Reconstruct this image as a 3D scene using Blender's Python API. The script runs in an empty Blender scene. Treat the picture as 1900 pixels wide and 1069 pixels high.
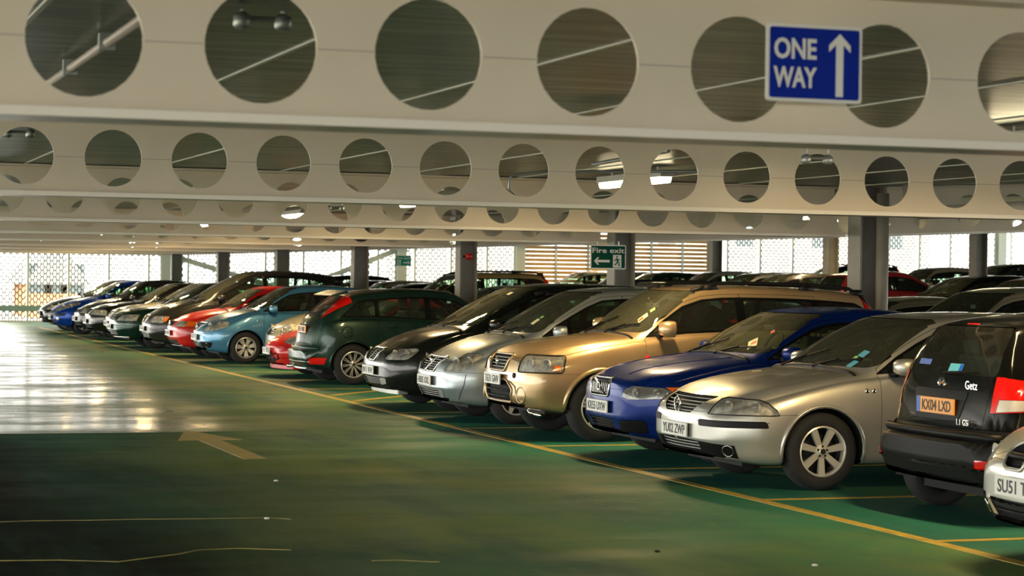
import bpy, bmesh, math, random
from mathutils import Vector, Matrix
from mathutils.bvhtree import BVHTree
from bisect import bisect_right
random.seed(7)
PI = math.pi
C = bpy.context.scene.collection
R = math.radians

# ------------------------------------------------------------------ materials
def lin(c):
    return tuple(((v/12.92) if v <= .04045 else ((v+.055)/1.055)**2.4) for v in c)
def hexc(h):
    return lin(tuple(int(h[i:i+2], 16)/255 for i in (0, 2, 4)))
def newmat(name):
    m = bpy.data.materials.new(name); m.use_nodes = True
    nt = m.node_tree; b = nt.nodes['Principled BSDF']
    return m, nt, b
def simple(name, col, rough=.5, metal=0., coat=0., spec=.5, emit=None, estr=0):
    m, nt, b = newmat(name)
    b.inputs['Base Color'].default_value = (*col, 1)
    b.inputs['Roughness'].default_value = rough
    b.inputs['Metallic'].default_value = metal
    b.inputs['Coat Weight'].default_value = coat
    b.inputs['Coat Roughness'].default_value = .04
    b.inputs['Specular IOR Level'].default_value = spec
    if emit:
        b.inputs['Emission Color'].default_value = (*emit, 1)
        b.inputs['Emission Strength'].default_value = estr
    return m
def noisy(name, c1, c2, scale=5., rough=(.4, .6), metal=0., detail=4, stretch=(1, 1, 1), bump=0., lo=.35, hi=.65):
    m, nt, b = newmat(name)
    tc = nt.nodes.new('ShaderNodeTexCoord'); mp = nt.nodes.new('ShaderNodeMapping')
    mp.inputs['Scale'].default_value = stretch
    n = nt.nodes.new('ShaderNodeTexNoise'); n.inputs['Scale'].default_value = scale; n.inputs['Detail'].default_value = detail
    nt.links.new(tc.outputs['Object'], mp.inputs[0]); nt.links.new(mp.outputs[0], n.inputs['Vector'])
    r = nt.nodes.new('ShaderNodeValToRGB')
    r.color_ramp.elements[0].position = lo; r.color_ramp.elements[1].position = hi
    r.color_ramp.elements[0].color = (*c1, 1); r.color_ramp.elements[1].color = (*c2, 1)
    nt.links.new(n.outputs[0], r.inputs[0]); nt.links.new(r.outputs[0], b.inputs['Base Color'])
    mr = nt.nodes.new('ShaderNodeMapRange'); mr.inputs['From Min'].default_value = lo; mr.inputs['From Max'].default_value = hi
    mr.inputs['To Min'].default_value = rough[0]; mr.inputs['To Max'].default_value = rough[1]
    nt.links.new(n.outputs[0], mr.inputs['Value']); nt.links.new(mr.outputs[0], b.inputs['Roughness'])
    b.inputs['Metallic'].default_value = metal
    if bump:
        bp = nt.nodes.new('ShaderNodeBump'); bp.inputs['Strength'].default_value = bump; bp.inputs['Distance'].default_value = .01
        nt.links.new(n.outputs[0], bp.inputs['Height']); nt.links.new(bp.outputs[0], b.inputs['Normal'])
    return m
def paint(name, col, metal=.55, rough=.32, coat=.9, spec=.5, dust=.012):
    """car lacquer: base + clear coat with a faint film of dust in it"""
    m, nt, b = newmat(name)
    tc = nt.nodes.new('ShaderNodeTexCoord')
    n = nt.nodes.new('ShaderNodeTexNoise'); n.inputs['Scale'].default_value = 3.; n.inputs['Detail'].default_value = 6
    nt.links.new(tc.outputs['Object'], n.inputs['Vector'])
    mr = nt.nodes.new('ShaderNodeMapRange'); mr.inputs['From Min'].default_value = .3; mr.inputs['From Max'].default_value = .75
    mr.inputs['To Min'].default_value = rough-.05; mr.inputs['To Max'].default_value = rough+.12
    nt.links.new(n.outputs[0], mr.inputs['Value']); nt.links.new(mr.outputs[0], b.inputs['Roughness'])
    mx = nt.nodes.new('ShaderNodeMixRGB'); mx.inputs[1].default_value = (*col, 1)
    mx.inputs[2].default_value = (*[c*.85+dust for c in col], 1); b.inputs['Specular IOR Level'].default_value = spec
    nt.links.new(n.outputs[0], mx.inputs[0]); nt.links.new(mx.outputs[0], b.inputs['Base Color'])
    b.inputs['Metallic'].default_value = metal
    b.inputs['Coat Weight'].default_value = coat; b.inputs['Coat Roughness'].default_value = .06
    return m
def glass(name, tint=(.5, .62, .55), gl=.9, film=.0, filmcol=(.5, .5, .42)):
    """thin window glass: fresnel reflection over tinted transparency, optional diffuse film"""
    m = bpy.data.materials.new(name); m.use_nodes = True; nt = m.node_tree; nt.nodes.clear()
    out = nt.nodes.new('ShaderNodeOutputMaterial'); tr = nt.nodes.new('ShaderNodeBsdfTransparent'); tr.inputs[0].default_value = (*tint, 1)
    go = nt.nodes.new('ShaderNodeBsdfGlossy'); go.inputs['Roughness'].default_value = .03; go.inputs[0].default_value = (gl, gl, gl, 1)
    fr = nt.nodes.new('ShaderNodeFresnel'); fr.inputs[0].default_value = 1.6
    mx = nt.nodes.new('ShaderNodeMixShader')
    nt.links.new(fr.outputs[0], mx.inputs[0]); nt.links.new(tr.outputs[0], mx.inputs[1]); nt.links.new(go.outputs[0], mx.inputs[2])
    if film > 0:
        df = nt.nodes.new('ShaderNodeBsdfDiffuse'); df.inputs[0].default_value = (*filmcol, 1)
        m2 = nt.nodes.new('ShaderNodeMixShader'); m2.inputs[0].default_value = film
        nt.links.new(mx.outputs[0], m2.inputs[1]); nt.links.new(df.outputs[0], m2.inputs[2])
        nt.links.new(m2.outputs[0], out.inputs[0])
    else:
        nt.links.new(mx.outputs[0], out.inputs[0])
    return m

M = {}
M['win'] = glass('window_glass', (.55, .72, .60), film=.02)
M['ws'] = glass('windscreen_glass', (.62, .70, .60), film=.09, filmcol=(.42, .43, .28))  # khaki film: dust plus the ceiling's reflection painted in
M['lens'] = glass('lamp_lens', (.95, .95, .92), film=.16, filmcol=(.85, .85, .78))
M['black'] = simple('black_plastic', (.006, .006, .006), .5, spec=.22)
M['trim'] = simple('black_gloss_trim', (.006, .006, .006), .15)
M['dark'] = simple('underbody_black', (.006, .006, .006), .8)
M['cabin'] = simple('cabin_plastic', (.035, .035, .034), .7)
M['seat'] = noisy('seat_fabric', (.05, .05, .05), (.09, .09, .085), 60, (.8, .95))
M['seatlight'] = noisy('seat_fabric_grey', (.20, .20, .18), (.28, .28, .25), 60, (.8, .95))
M['chrome'] = simple('chrome', (.8, .78, .72), .12, 1.)
M['alu'] = simple('wheel_silver', (.74, .72, .64), .3, .45)
M['silverpl'] = simple('silver_plastic', (.5, .5, .46), .35, .5)
M['reflector'] = noisy('lamp_reflector', (.50, .49, .43), (.95, .93, .84), 14, (.15, .35), .05, lo=.4, hi=.6)
M['bowl'] = simple('lamp_bowl_silver', (.9, .88, .80), .2, .25)
M['amber'] = simple('amber_lens', (.9, .16, .01), .15, 0, .8)
M['redlens'] = simple('red_lens', (.75, .008, .006), .18, 0, .9, emit=(.8, .01, .005), estr=.0)
M['clearlens'] = simple('clear_lens', (.75, .72, .68), .12, .3, .9)
M['tyre'] = noisy('tyre_rubber', (.012, .012, .012), (.022, .021, .02), 30, (.7, .9))
M['brake'] = simple('brake_dark', (.02, .02, .02), .6, .4)
M['platew'] = simple('plate_white', (.80, .79, .70), .35)
M['platey'] = simple('plate_yellow', (.95, .36, .02), .35)
M['ink'] = simple('plate_ink', (.015, .015, .015), .5)
M['blue'] = simple('plate_blue', (.01, .12, .55), .4)
M['cyan'] = simple('permit_blue', (.12, .5, .6), .5)
M['permit'] = simple('permit_paper', (.75, .75, .42), .6)
M['permitred'] = simple('permit_red', (.6, .05, .02), .6)
M['permitgreen'] = simple('permit_green', (.35, .75, .2), .6)

# ------------------------------------------------------------------ mesh helpers
def tag(o, label=None, cat=None, group=None, kind=None):
    if label: o['label'] = label
    if cat: o['category'] = cat
    if group: o['group'] = group
    if kind: o['kind'] = kind
    return o
def link(o, parent=None):
    C.objects.link(o)
    if parent: o.parent = parent
    return o
def empty(name, loc=(0, 0, 0), rz=0, parent=None):
    o = bpy.data.objects.new(name, None); o.empty_display_size = .3
    o.location = loc; o.rotation_euler = (0, 0, rz)
    return link(o, parent)
def mesh(name, v, f, mats, parent=None, smooth=False, mi=None, loc=None, rot=None):
    me = bpy.data.meshes.new(name); me.from_pydata([tuple(p) for p in v], [], f)
    for m in (mats if isinstance(mats, (list, tuple)) else [mats]): me.materials.append(m)
    if mi: me.polygons.foreach_set('material_index', mi)
    if smooth: me.polygons.foreach_set('use_smooth', [True]*len(me.polygons))
    me.update()
    o = bpy.data.objects.new(name, me)
    if loc: o.location = loc
    if rot: o.rotation_euler = rot
    return link(o, parent)
class MB:
    """collects simple shapes into one mesh"""
    def __init__(s): s.v = []; s.f = []; s.m = []; s.cur = 0
    def add(s, v, f):
        n = len(s.v); s.v += [tuple(p) for p in v]; s.f += [tuple(i+n for i in q) for q in f]; s.m += [s.cur]*len(f)
        return s
    def box(s, a, b):
        (x0, y0, z0), (x1, y1, z1) = a, b
        v = [(x0, y0, z0), (x1, y0, z0), (x1, y1, z0), (x0, y1, z0), (x0, y0, z1), (x1, y0, z1), (x1, y1, z1), (x0, y1, z1)]
        return s.add(v, [(3, 2, 1, 0), (4, 5, 6, 7), (0, 1, 5, 4), (1, 2, 6, 5), (2, 3, 7, 6), (3, 0, 4, 7)])
    def hexa(s, q0, q1):
        """two quads (4 points each) joined as a solid"""
        v = list(q0)+list(q1)
        return s.add(v, [(3, 2, 1, 0), (4, 5, 6, 7), (0, 1, 5, 4), (1, 2, 6, 5), (2, 3, 7, 6), (3, 0, 4, 7)])
    def tube(s, pts, r, n=8, closed=False):
        pts = [Vector(p) for p in pts]; k = len(pts); rings = []
        up0 = None
        for i, p in enumerate(pts):
            if closed: d = pts[(i+1) % k]-pts[i-1]
            else: d = pts[min(i+1, k-1)]-pts[max(i-1, 0)]
            if d.length < 1e-9: d = Vector((1, 0, 0))
            d.normalize()
            a = Vector((0, 0, 1)) if abs(d.z) < .9 else Vector((1, 0, 0))
            if up0 is not None:
                a = up0
            x = d.cross(a)
            if x.length < 1e-4: x = d.orthogonal()
            x.normalize(); y = x.cross(d).normalized(); up0 = y
            rr = r[i] if isinstance(r, (list, tuple)) else r
            rings.append([p+(x*math.cos(2*PI*j/n)+y*math.sin(2*PI*j/n))*rr for j in range(n)])
        v = [q for g in rings for q in g]; f = []
        m = k if closed else k-1
        for i in range(m):
            a = i*n; b = ((i+1) % k)*n
            for j in range(n):
                f.append((a+j, a+(j+1) % n, b+(j+1) % n, b+j))
        if not closed:
            f.append(tuple(range(n))[::-1]); f.append(tuple(range((k-1)*n, k*n)))
        return s.add(v, f)
    def lathe(s, prof, axis='z', n=32, c=(0, 0, 0), cap=False):
        """prof: (radius, height) pairs"""
        v = []; f = []
        for (r, h) in prof:
            for j in range(n):
                a = 2*PI*j/n; p = (r*math.cos(a), r*math.sin(a), h)
                if axis == 'y': p = (p[0], p[2], p[1])
                if axis == 'x': p = (p[2], p[0], p[1])
                v.append((p[0]+c[0], p[1]+c[1], p[2]+c[2]))
        for i in range(len(prof)-1):
            for j in range(n):
                q = (i*n+j, i*n+(j+1) % n, (i+1)*n+(j+1) % n, (i+1)*n+j)
                f.append(q if axis != 'y' else q[::-1])
        if cap:
            f.append(tuple(range(n))); f.append(tuple(range((len(prof)-1)*n, len(prof)*n))[::-1])
        return s.add(v, f)
    def build(s, name, mats, parent=None, smooth=False, **k):
        return mesh(name, s.v, s.f, mats, parent, smooth, mi=s.m, **k)
def prism(poly, y0, y1, axes='xz'):
    """2D polygon extruded between y0 and y1 (third axis)"""
    n = len(poly)
    def P(a, b, c): return {'xz': (a, c, b), 'yz': (c, a, b), 'xy': (a, b, c)}[axes]
    v = [P(a, b, y0) for a, b in poly]+[P(a, b, y1) for a, b in poly]
    f = [tuple(range(n)), tuple(range(n, 2*n))[::-1]]+[(i, i+n, (i+1) % n+n, (i+1) % n) for i in range(n)]
    return v, f
def rbox(name, size, mat, parent=None, r=.02, seg=3, loc=(0, 0, 0), rot=None, taper=None):
    """rounded box; taper = (sx, sy) scale of the top"""
    bm = bmesh.new(); bmesh.ops.create_cube(bm, size=1)
    for v in bm.verts:
        v.co = Vector((v.co.x*size[0], v.co.y*size[1], v.co.z*size[2]))
        if taper and v.co.z > 0: v.co.x *= taper[0]; v.co.y *= taper[1]
    bmesh.ops.bevel(bm, geom=list(bm.edges), offset=r, segments=seg, affect='EDGES', profile=.5)
    me = bpy.data.meshes.new(name); bm.to_mesh(me); bm.free(); me.materials.append(mat)
    me.polygons.foreach_set('use_smooth', [True]*len(me.polygons))
    o = bpy.data.objects.new(name, me); o.location = loc
    if rot: o.rotation_euler = rot
    return link(o, parent)
_txt = {}
def text(name, body, size, mat, parent, M4, width=None, ext=.002, bold=0.):
    key = (body, size, width, ext, bold)
    if key not in _txt:
        cu = bpy.data.curves.new('lettering', 'FONT'); cu.body = body; cu.size = size; cu.extrude = ext
        cu.align_x = 'CENTER'; cu.align_y = 'CENTER'; cu.resolution_u = 3; cu.offset = bold
        o = bpy.data.objects.new('lettering', cu); C.objects.link(o)
        bpy.context.view_layer.update()
        me = bpy.data.meshes.new_from_object(o.evaluated_get(bpy.context.evaluated_depsgraph_get()))
        bpy.data.objects.remove(o)
        if width:
            xs = [v.co.x for v in me.vertices]; ys = [v.co.y for v in me.vertices]
            k = width/(max(xs)-min(xs)); cx = (max(xs)+min(xs))/2; cy = (max(ys)+min(ys))/2
            for v in me.vertices: v.co.x = (v.co.x-cx)*k; v.co.y -= cy
        _txt[key] = me
    me = _txt[key].copy(); me.name = name; me.materials.clear(); me.materials.append(mat)
    o = bpy.data.objects.new(name, me); link(o, parent); o.matrix_local = M4
    return o
def facing(x, y, z, d):
    """matrix for lettering reading from direction d: '-x' seen by someone standing at smaller x"""
    if d == '-x': m = Matrix(((0, 0, -1, x), (-1, 0, 0, y), (0, 1, 0, z), (0, 0, 0, 1)))
    elif d == '+x': m = Matrix(((0, 0, 1, x), (1, 0, 0, y), (0, 1, 0, z), (0, 0, 0, 1)))
    else: m = Matrix(((1, 0, 0, x), (0, 0, -1, y), (0, 1, 0, z), (0, 0, 0, 1)))
    return m

def pchip(pts):
    xs = [p[0] for p in pts]; ys = [p[1] for p in pts]; n = len(xs)
    h = [xs[i+1]-xs[i] for i in range(n-1)]; d = [(ys[i+1]-ys[i])/h[i] for i in range(n-1)]
    m = [0]*n; m[0] = d[0]; m[-1] = d[-1]
    for i in range(1, n-1):
        if d[i-1]*d[i] <= 0: m[i] = 0
        else:
            w1 = 2*h[i]+h[i-1]; w2 = h[i]+2*h[i-1]; m[i] = (w1+w2)/(w1/d[i-1]+w2/d[i])
    def f(x):
        if x <= xs[0]: return ys[0]
        if x >= xs[-1]: return ys[-1]
        i = min(bisect_right(xs, x)-1, n-2); t = (x-xs[i])/h[i]
        return ((1+2*t)*(1-t)**2*ys[i]+t*(1-t)**2*h[i]*m[i]+t*t*(3-2*t)*ys[i+1]+t*t*(t-1)*h[i]*m[i+1])
    return f
def sstep(a, b, x):
    t = max(0, min(1, (x-a)/(b-a))); return t*t*(3-2*t)
def catmull(P, k):
    out = []; n = len(P)
    for i in range(n-1):
        p0 = P[max(i-1, 0)]; p1 = P[i]; p2 = P[i+1]; p3 = P[min(i+2, n-1)]
        for j in range(k):
            t = j/k
            out.append(tuple(.5*((2*b)+(-a+c)*t+(2*a-5*b+4*c-d)*t*t+(-a+3*b-3*c+d)*t**3) for a, b, c, d in zip(p0, p1, p2, p3)))
    out.append(tuple(P[-1])); return out
def inpoly(p, poly):
    x, y = p; c = False; n = len(poly); j = n-1
    for i in range(n):
        xi, yi = poly[i]; xj, yj = poly[j]
        if (yi > y) != (yj > y) and x < (xj-xi)*(y-yi)/(yj-yi)+xi: c = not c
        j = i
    return c
def area(poly): return .5*sum(poly[i-1][0]*poly[i][1]-poly[i][0]*poly[i-1][1] for i in range(len(poly)))
def offs(poly, d):
    """grow a polygon outward by d"""
    if area(poly) < 0: poly = poly[::-1]
    n = len(poly); out = []
    for i in range(n):
        a = Vector(poly[i-1]); b = Vector(poly[i]); c = Vector(poly[(i+1) % n])
        e1 = (b-a).normalized(); e2 = (c-b).normalized()
        n1 = Vector((e1.y, -e1.x)); n2 = Vector((e2.y, -e2.x)); q = n1+n2
        if q.length < 1e-6: q = n1
        q.normalize(); k = max(.4, q.dot(n1)); b = b+q*(d/k); out.append((b.x, b.y))
    return out
def rnd(poly, r, k=4):
    """round the corners of a polygon"""
    n = len(poly); out = []
    rs = r if isinstance(r, (list, tuple)) else [r]*n
    for i in range(n):
        a = Vector(poly[i-1]); b = Vector(poly[i]); c = Vector(poly[(i+1) % n]); rr = rs[i]
        d1 = min(rr, (a-b).length*.48); d2 = min(rr, (c-b).length*.48)
        if d1 < 1e-4 or d2 < 1e-4: out.append(tuple(b)); continue
        p = b+(a-b).normalized()*d1; q = b+(c-b).normalized()*d2
        for j in range(k+1):
            t = j/k; w = p*(1-t)**2+b*2*t*(1-t)+q*t*t; out.append((w.x, w.y))
    return out
def ellipse(cx, cy, rx, ry, n=20): return [(cx+rx*math.cos(2*PI*i/n), cy+ry*math.sin(2*PI*i/n)) for i in range(n)]
F_, TH_, ROLL_, EYE = 3980., R(18.74), R(0.77), 1.6427
PITCH_ = math.atan((534.5-512)/F_)
_f = Vector((math.sin(TH_)*math.cos(PITCH_), math.cos(TH_)*math.cos(PITCH_), -math.sin(PITCH_)))
_r0 = Vector((math.cos(TH_), -math.sin(TH_), 0)); _u0 = _r0.cross(_f)
_r = _r0*math.cos(ROLL_)+_u0*math.sin(ROLL_); _u = _r.cross(_f)
cd = bpy.data.cameras.new('camera'); cam = bpy.data.objects.new('camera', cd); C.objects.link(cam)
cam.matrix_world = Matrix(((_r.x, _u.x, -_f.x, 0), (_r.y, _u.y, -_f.y, 0), (_r.z, _u.z, -_f.z, EYE), (0, 0, 0, 1)))
cd.sensor_width = 36; cd.lens = F_/1900*36; cd.clip_end = 600
cd.dof.use_dof = True; cd.dof.focus_distance = 19.5; cd.dof.aperture_fstop = 4.5
bpy.context.scene.camera = cam
def ray(x, y): return _f+_r*((x-950)/F_)+_u*((534.5-y)/F_)
def at_y(x, y, Y): d = ray(x, y); t = Y/d.y; return Vector((t*d.x, Y, EYE+t*d.z))
def at_z(x, y, Z): d = ray(x, y); t = (Z-EYE)/d.z; return Vector((t*d.x, t*d.y, Z))
XC_ = 11.55                                   # the column line; beyond it deck and soffit rise
def fz(x): return max(0, x-XC_)*.03
def cz_(x): return max(0, x-XC_)*.043
YF = 68.0
# ------------------------------------------------------------------ car bodies
TH40 = R(40)
class Shell:
    """car skin: lofted surface; panels, glass and lamps are cut out of it as regions"""
    def __init__(s, P):
        s.P = P; L = s.L = P['L']; W = P['W']; H = P['H']; hw = W/2
        cx, cz, hx, nz, hz = P['cx'], P['cz'], P['hx'], P['nz'], P['hz']
        hh = H-P.get('hdrop', .055)
        top = [(0, nz), (.03, nz+.5*(hz-nz)), (.10, hz), (.28, hz+.34*(cz-hz)), (.28+(cx-.28)*.5, hz+.74*(cz-hz)), (cx-.08, cz-.012), (cx, cz)]
        n0 = (cx+.05, cz+.05*(hh-cz)/(hx-cx)*1.05)
        top += [n0]
        for t in (.3, .6, .85): top.append((n0[0]+(hx-n0[0])*t, n0[1]+(hh-n0[1])*(t+.10*t*(1-t)*2)))
        top += [(hx, hh), (hx+.14, hh+(H-hh)*.5), (P['px'], H), (P['rx'], P['rz'])]
        bx, bz = P['bx'], P['bz']
        for t in (.35, .7): top.append((P['rx']+(bx-P['rx'])*t, P['rz']+(bz-P['rz'])*(t-P.get('rbul', .16)*t*(1-t)*2)))
        top.append((bx, bz))
        top += P['tail']
        s.top = pchip(top)
        zb0 = nz-.08
        s.belt = pchip([(0, zb0), (.1, hz-.09), (.3, hz-.03), (cx, cz-.075), (cx+.9, P['b1']), (L*.8, P['b2']), (L-.25, P.get('b3', P['b2']-.06)), (L-.03, P['tail'][-1][1]-.06), (L, P['tail'][-1][1]-.12)])
        nw = P.get('nw', .66); tw = P.get('tw', .72)
        s.plan = pchip([(0, nw*hw), (.03, (nw+.11)*hw), (.10, (nw+.19)*hw), (.28, .955*hw), (.65, .99*hw), (L*.4, hw), (L*.72, .995*hw), (L-.45, .955*hw), (L-.14, (tw+.15)*hw), (L-.04, (tw+.09)*hw), (L, tw*hw)])
        s.bow = pchip([(0, P.get('bow', .15)), (.5, P.get('bow', .15)*.8), (cx, .09), (hx, .03), (L*.55, 0), (L*.7, -.02), (L-.4, -.06), (L, -P.get('rbow', .10))])
        s.z0 = pchip([(0, P['gz']+.05), (.4, P['gz']+.0), (L*.5, P['gz']), (L-.5, P['gz']+.02), (L, P['gz']+.09)])
        s.hh = hh
        s.build()
    def nose(s, x, z):
        """fore-aft shape of the front and tail as seen from the side"""
        P = s.P; d = 0
        if x < .6:
            k = (1-x/.6)**2; zb = P.get('bz0', .45)
            d += k*(P.get('rake', .55)*max(0, z-zb-.08)**2*3+.5*max(0, zb-.06-z))
        if x > s.L-.6:
            k = (1-(s.L-x)/.6)**2; zb = P.get('rz0', .5)
            d -= k*(P.get('rrake', .10)*sstep(zb+.04, zb+.10, z)+.35*max(0, zb-.08-z))
        return d
    def section(s, x):
        P = s.P; zt = s.top(x); zb = min(s.belt(x), zt-.03); hw = s.plan(x); z0 = min(s.z0(x), zb-.2); dz = zt-zb
        hs = .915*hw; zm = z0+.5*(zb-z0)
        q = sstep(.10, .26, dz); tum = P.get('tum', .38)
        cage = [(0, z0), (.6*hw, z0), (.88*hw, z0+.004), (.955*hw, z0+.04), (.978*hw, z0+.13), (hw, zm), (.99*hw, zb-.11*(zb-z0)/.6), (.955*hw, zb-.015), (hs, zb+.004)]
        ys = lambda z: hs-tum*(z-zb)-.10*tum*((z-zb)/.45)**2
        zr = zt-.085
        cab = [(ys(zb+.33*(zr-zb)), zb+.33*(zr-zb)), (ys(zb+.67*(zr-zb)), zb+.67*(zr-zb)), (ys(zr), zr)]
        y3 = ys(zr)
        cab += [(y3-.035, zt-.042), (y3-.115, zt-.018), (.5*y3, zt-.004), (0, zt)]
        hd = [(.985*hs, zb+.18*dz), (.965*hs, zb+.36*dz), (.935*hs, zb+.54*dz), (.88*hs, zb+.70*dz), (.74*hs, zb+.85*dz), (.42*hs, zb+.965*dz), (0, zt)]
        up = [(a[0]*q+b[0]*(1-q), a[1]*q+b[1]*(1-q)) for a, b in zip(cab, hd)]
        return catmull(cage+up, 3)
    def pos(s, x, y, z): return (x+s.bow(x)*(y/(s.P['W']/2))**2+s.nose(x, z), y, z)
    def build(s):
        L = s.L; P = s.P
        xs = [0, .012, .03, .055, .085, .12, .16, .21, .27, .34, .42]
        x = .52
        while x < L-.5: xs.append(x); x += .085
        xs += [L-a for a in (.42, .34, .27, .21, .16, .12, .085, .055, .03, .012, 0)]
        xs += [P['cx'], P['cx']+.03, P['hx']]; xs = sorted(set(round(v, 4) for v in xs))
        V = []; rows = []
        for x in xs:
            h = s.section(x); n = len(h); row = []
            full = [(-y, z) for y, z in h]+[(y, z) for y, z in h[-2:0:-1]]
            for (y, z) in full: row.append(len(V)); V.append(s.pos(x, y, z))
            rows.append(row)
        F = []
        m = len(rows[0])
        for i in range(len(rows)-1):
            for j in range(m):
                F.append((rows[i][j], rows[i+1][j], rows[i+1][(j+1) % m], rows[i][(j+1) % m]))
        ib = 9; nh = n
        for end, x in ((0, xs[0]), (-1, xs[-1])):
            h = s.section(x); row = rows[end]; G = []
            for i in range(ib, nh):
                y, z = h[i]; K = 12
                if i == nh-1: G.append([row[i]]*(K+1)); continue
                g = [row[i]]
                for k in range(1, K):
                    yy = -y+2*y*k/K; g.append(len(V)); V.append(s.pos(x, yy, z))
                g.append(row[(2*(nh-1)-i) % m]); G.append(g)
            for a in range(len(G)-1):
                for k in range(12):
                    q = [G[a][k], G[a][k+1], G[a+1][k+1], G[a+1][k]]
                    if q[2] == q[3]: q = q[:3]
                    F.append(tuple(q) if end == -1 else tuple(q[::-1]))
        bm = bmesh.new(); vs = [bm.verts.new(v) for v in V]
        for q in F:
            try: bm.faces.new([vs[i] for i in q])
            except ValueError: pass
        bmesh.ops.remove_doubles(bm, verts=bm.verts, dist=1e-5)
        bmesh.ops.recalc_face_normals(bm, faces=bm.faces)
        bm.normal_update(); bm.faces.ensure_lookup_table(); bm.verts.ensure_lookup_table()
        s.bvh = BVHTree.FromBMesh(bm)
        s.nrm = [[v.normal.copy() for v in f.verts] for f in bm.faces]
        s.fco = [[v.co.copy() for v in f.verts] for f in bm.faces]
        s.bm = bm; s.reg = bm.faces.layers.int.new('reg'); s.names = ['body']
    def smooth_normal(s, p):
        loc, nn, i, d = s.bvh.find_nearest(p)
        if i is None: return Vector((0, 0, 1))
        w = [1/((c-p).length+.002)**1.5 for c in s.fco[i]]; t = Vector()
        for a, b in zip(w, s.nrm[i]): t += b*a
        return t.normalized()
    def uv(s, co, view):
        if view == 'xz': return (co.x, co.z)
        if view == 'yz': return (co.y, co.z)
        if view == 'xy': return (co.x, co.y)
        if view == 'f': return (abs(co.y)*math.cos(TH40)+co.x*math.sin(TH40), co.z)
        if view == 'r': return (abs(co.y)*math.cos(TH40)+(s.L-co.x)*math.sin(TH40), co.z)
    def planes(s, view, a, b):
        e = Vector(b)-Vector(a); n = Vector((e.y, -e.x))
        c, sn = math.cos(TH40), math.sin(TH40)
        if view == 'xz': return [((a[0], 0, a[1]), (n.x, 0, n.y), 0)]
        if view == 'yz': return [((0, a[0], a[1]), (0, n.x, n.y), 0)]
        if view == 'xy': return [((a[0], a[1], 0), (n.x, n.y, 0), 0)]
        out = []
        for sg in (-1, 1):
            if view == 'f': out.append(((0, sg*a[0]/c, a[1]), (n.x*sn, n.x*c*sg, n.y), sg))
            else: out.append(((s.L, sg*a[0]/c, a[1]), (-n.x*sn, n.x*c*sg, n.y), sg))
        return out
    def cut(s, poly, view, name, filt=None, gap=0, only=None):
        if gap: s.cut(offs(poly, gap), view, 'gap', filt, 0, only)
        if name not in s.names: s.names.append(name)
        rid = s.names.index(name); bm = s.bm; reg = s.reg
        oids = None if only is None else {s.names.index(o) for o in only if o in s.names}
        us = [p[0] for p in poly]; vs = [p[1] for p in poly]; bb = (min(us), max(us), min(vs), max(vs))
        cur = set(); b0_, b1_, b2_, b3_ = bb
        c4, s4, L_ = math.cos(TH40), math.sin(TH40), s.L
        fu = {'xz': lambda c: (c[0], c[2]), 'yz': lambda c: (c[1], c[2]), 'xy': lambda c: (c[0], c[1]),
              'f': lambda c: (abs(c[1])*c4+c[0]*s4, c[2]), 'r': lambda c: (abs(c[1])*c4+(L_-c[0])*s4, c[2])}[view]
        kv = {}; kf = {}
        def vq(v):
            r = kv.get(v)
            if r is None: r = kv[v] = fu(v.co)
            return r
        def box(f):
            r = kf.get(f)
            if r is None:
                q = [vq(v) for v in f.verts]; a = [t[0] for t in q]; b = [t[1] for t in q]
                r = kf[f] = (min(a), max(a), min(b), max(b))
            return r
        cand = set()
        for v in bm.verts:
            u_, w_ = fu(v.co); kv[v] = (u_, w_)
            if b0_-.15 < u_ < b1_+.15 and b2_-.15 < w_ < b3_+.15: cand.update(v.link_faces)
        for f in cand:
            if oids is not None and f[reg] not in oids: continue
            x = box(f)
            if x[1] < bb[0] or x[0] > bb[1] or x[3] < bb[2] or x[2] > bb[3]: continue
            if filt and not filt(f.calc_center_median(), f.normal): continue
            cur.add(f)
        n = len(poly)
        for i in range(n):
            a = poly[i-1]; b = poly[i]
            e0, e1, e2, e3 = min(a[0], b[0])-1e-4, max(a[0], b[0])+1e-4, min(a[1], b[1])-1e-4, max(a[1], b[1])+1e-4
            for co, no, sg in s.planes(view, a, b):
                sub = []
                for f in cur:
                    x = box(f)
                    if x[1] < e0 or x[0] > e1 or x[3] < e2 or x[2] > e3: continue
                    if sg and f.calc_center_median().y*sg < 0: continue
                    sub.append(f)
                if not sub: continue
                cur.difference_update(sub)
                for f in sub: kf.pop(f, None)
                ed = {e for f in sub for e in f.edges}; ve = {v for f in sub for v in f.verts}
                r = bmesh.ops.bisect_plane(bm, geom=sub+list(ed)+list(ve), plane_co=co, plane_no=no, dist=1e-5)
                cur.update(g for g in r['geom'] if isinstance(g, bmesh.types.BMFace))
        for f in cur:
            if f.is_valid and inpoly(s.uv(f.calc_center_median(), view), poly): f[reg] = rid
    def surf(s, a, b, view, sg=-1):
        """point on the skin seen at (a,b) in a view"""
        if view == 'yz': o, d = Vector((-3, a, b)), Vector((1, 0, 0))
        elif view == 'yzr': o, d = Vector((s.L+3, a, b)), Vector((-1, 0, 0))
        elif view == 'xz': o, d = Vector((a, 3*sg, b)), Vector((0, -sg, 0))
        elif view == 'xy': o, d = Vector((a, b, 3)), Vector((0, 0, -1))
        else:
            c, sn = math.cos(TH40), math.sin(TH40)
            if view == 'f': d = Vector((c, -sg*sn, 0)); o = Vector((sn*a, sg*c*a, b))-d*4
            else: d = Vector((-c, -sg*sn, 0)); o = Vector((s.L-sn*a, sg*c*a, b))-d*4
        loc, nn, i, dd = s.bvh.ray_cast(o, d)
        if loc is None: return None, None
        return loc, s.smooth_normal(loc)
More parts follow.
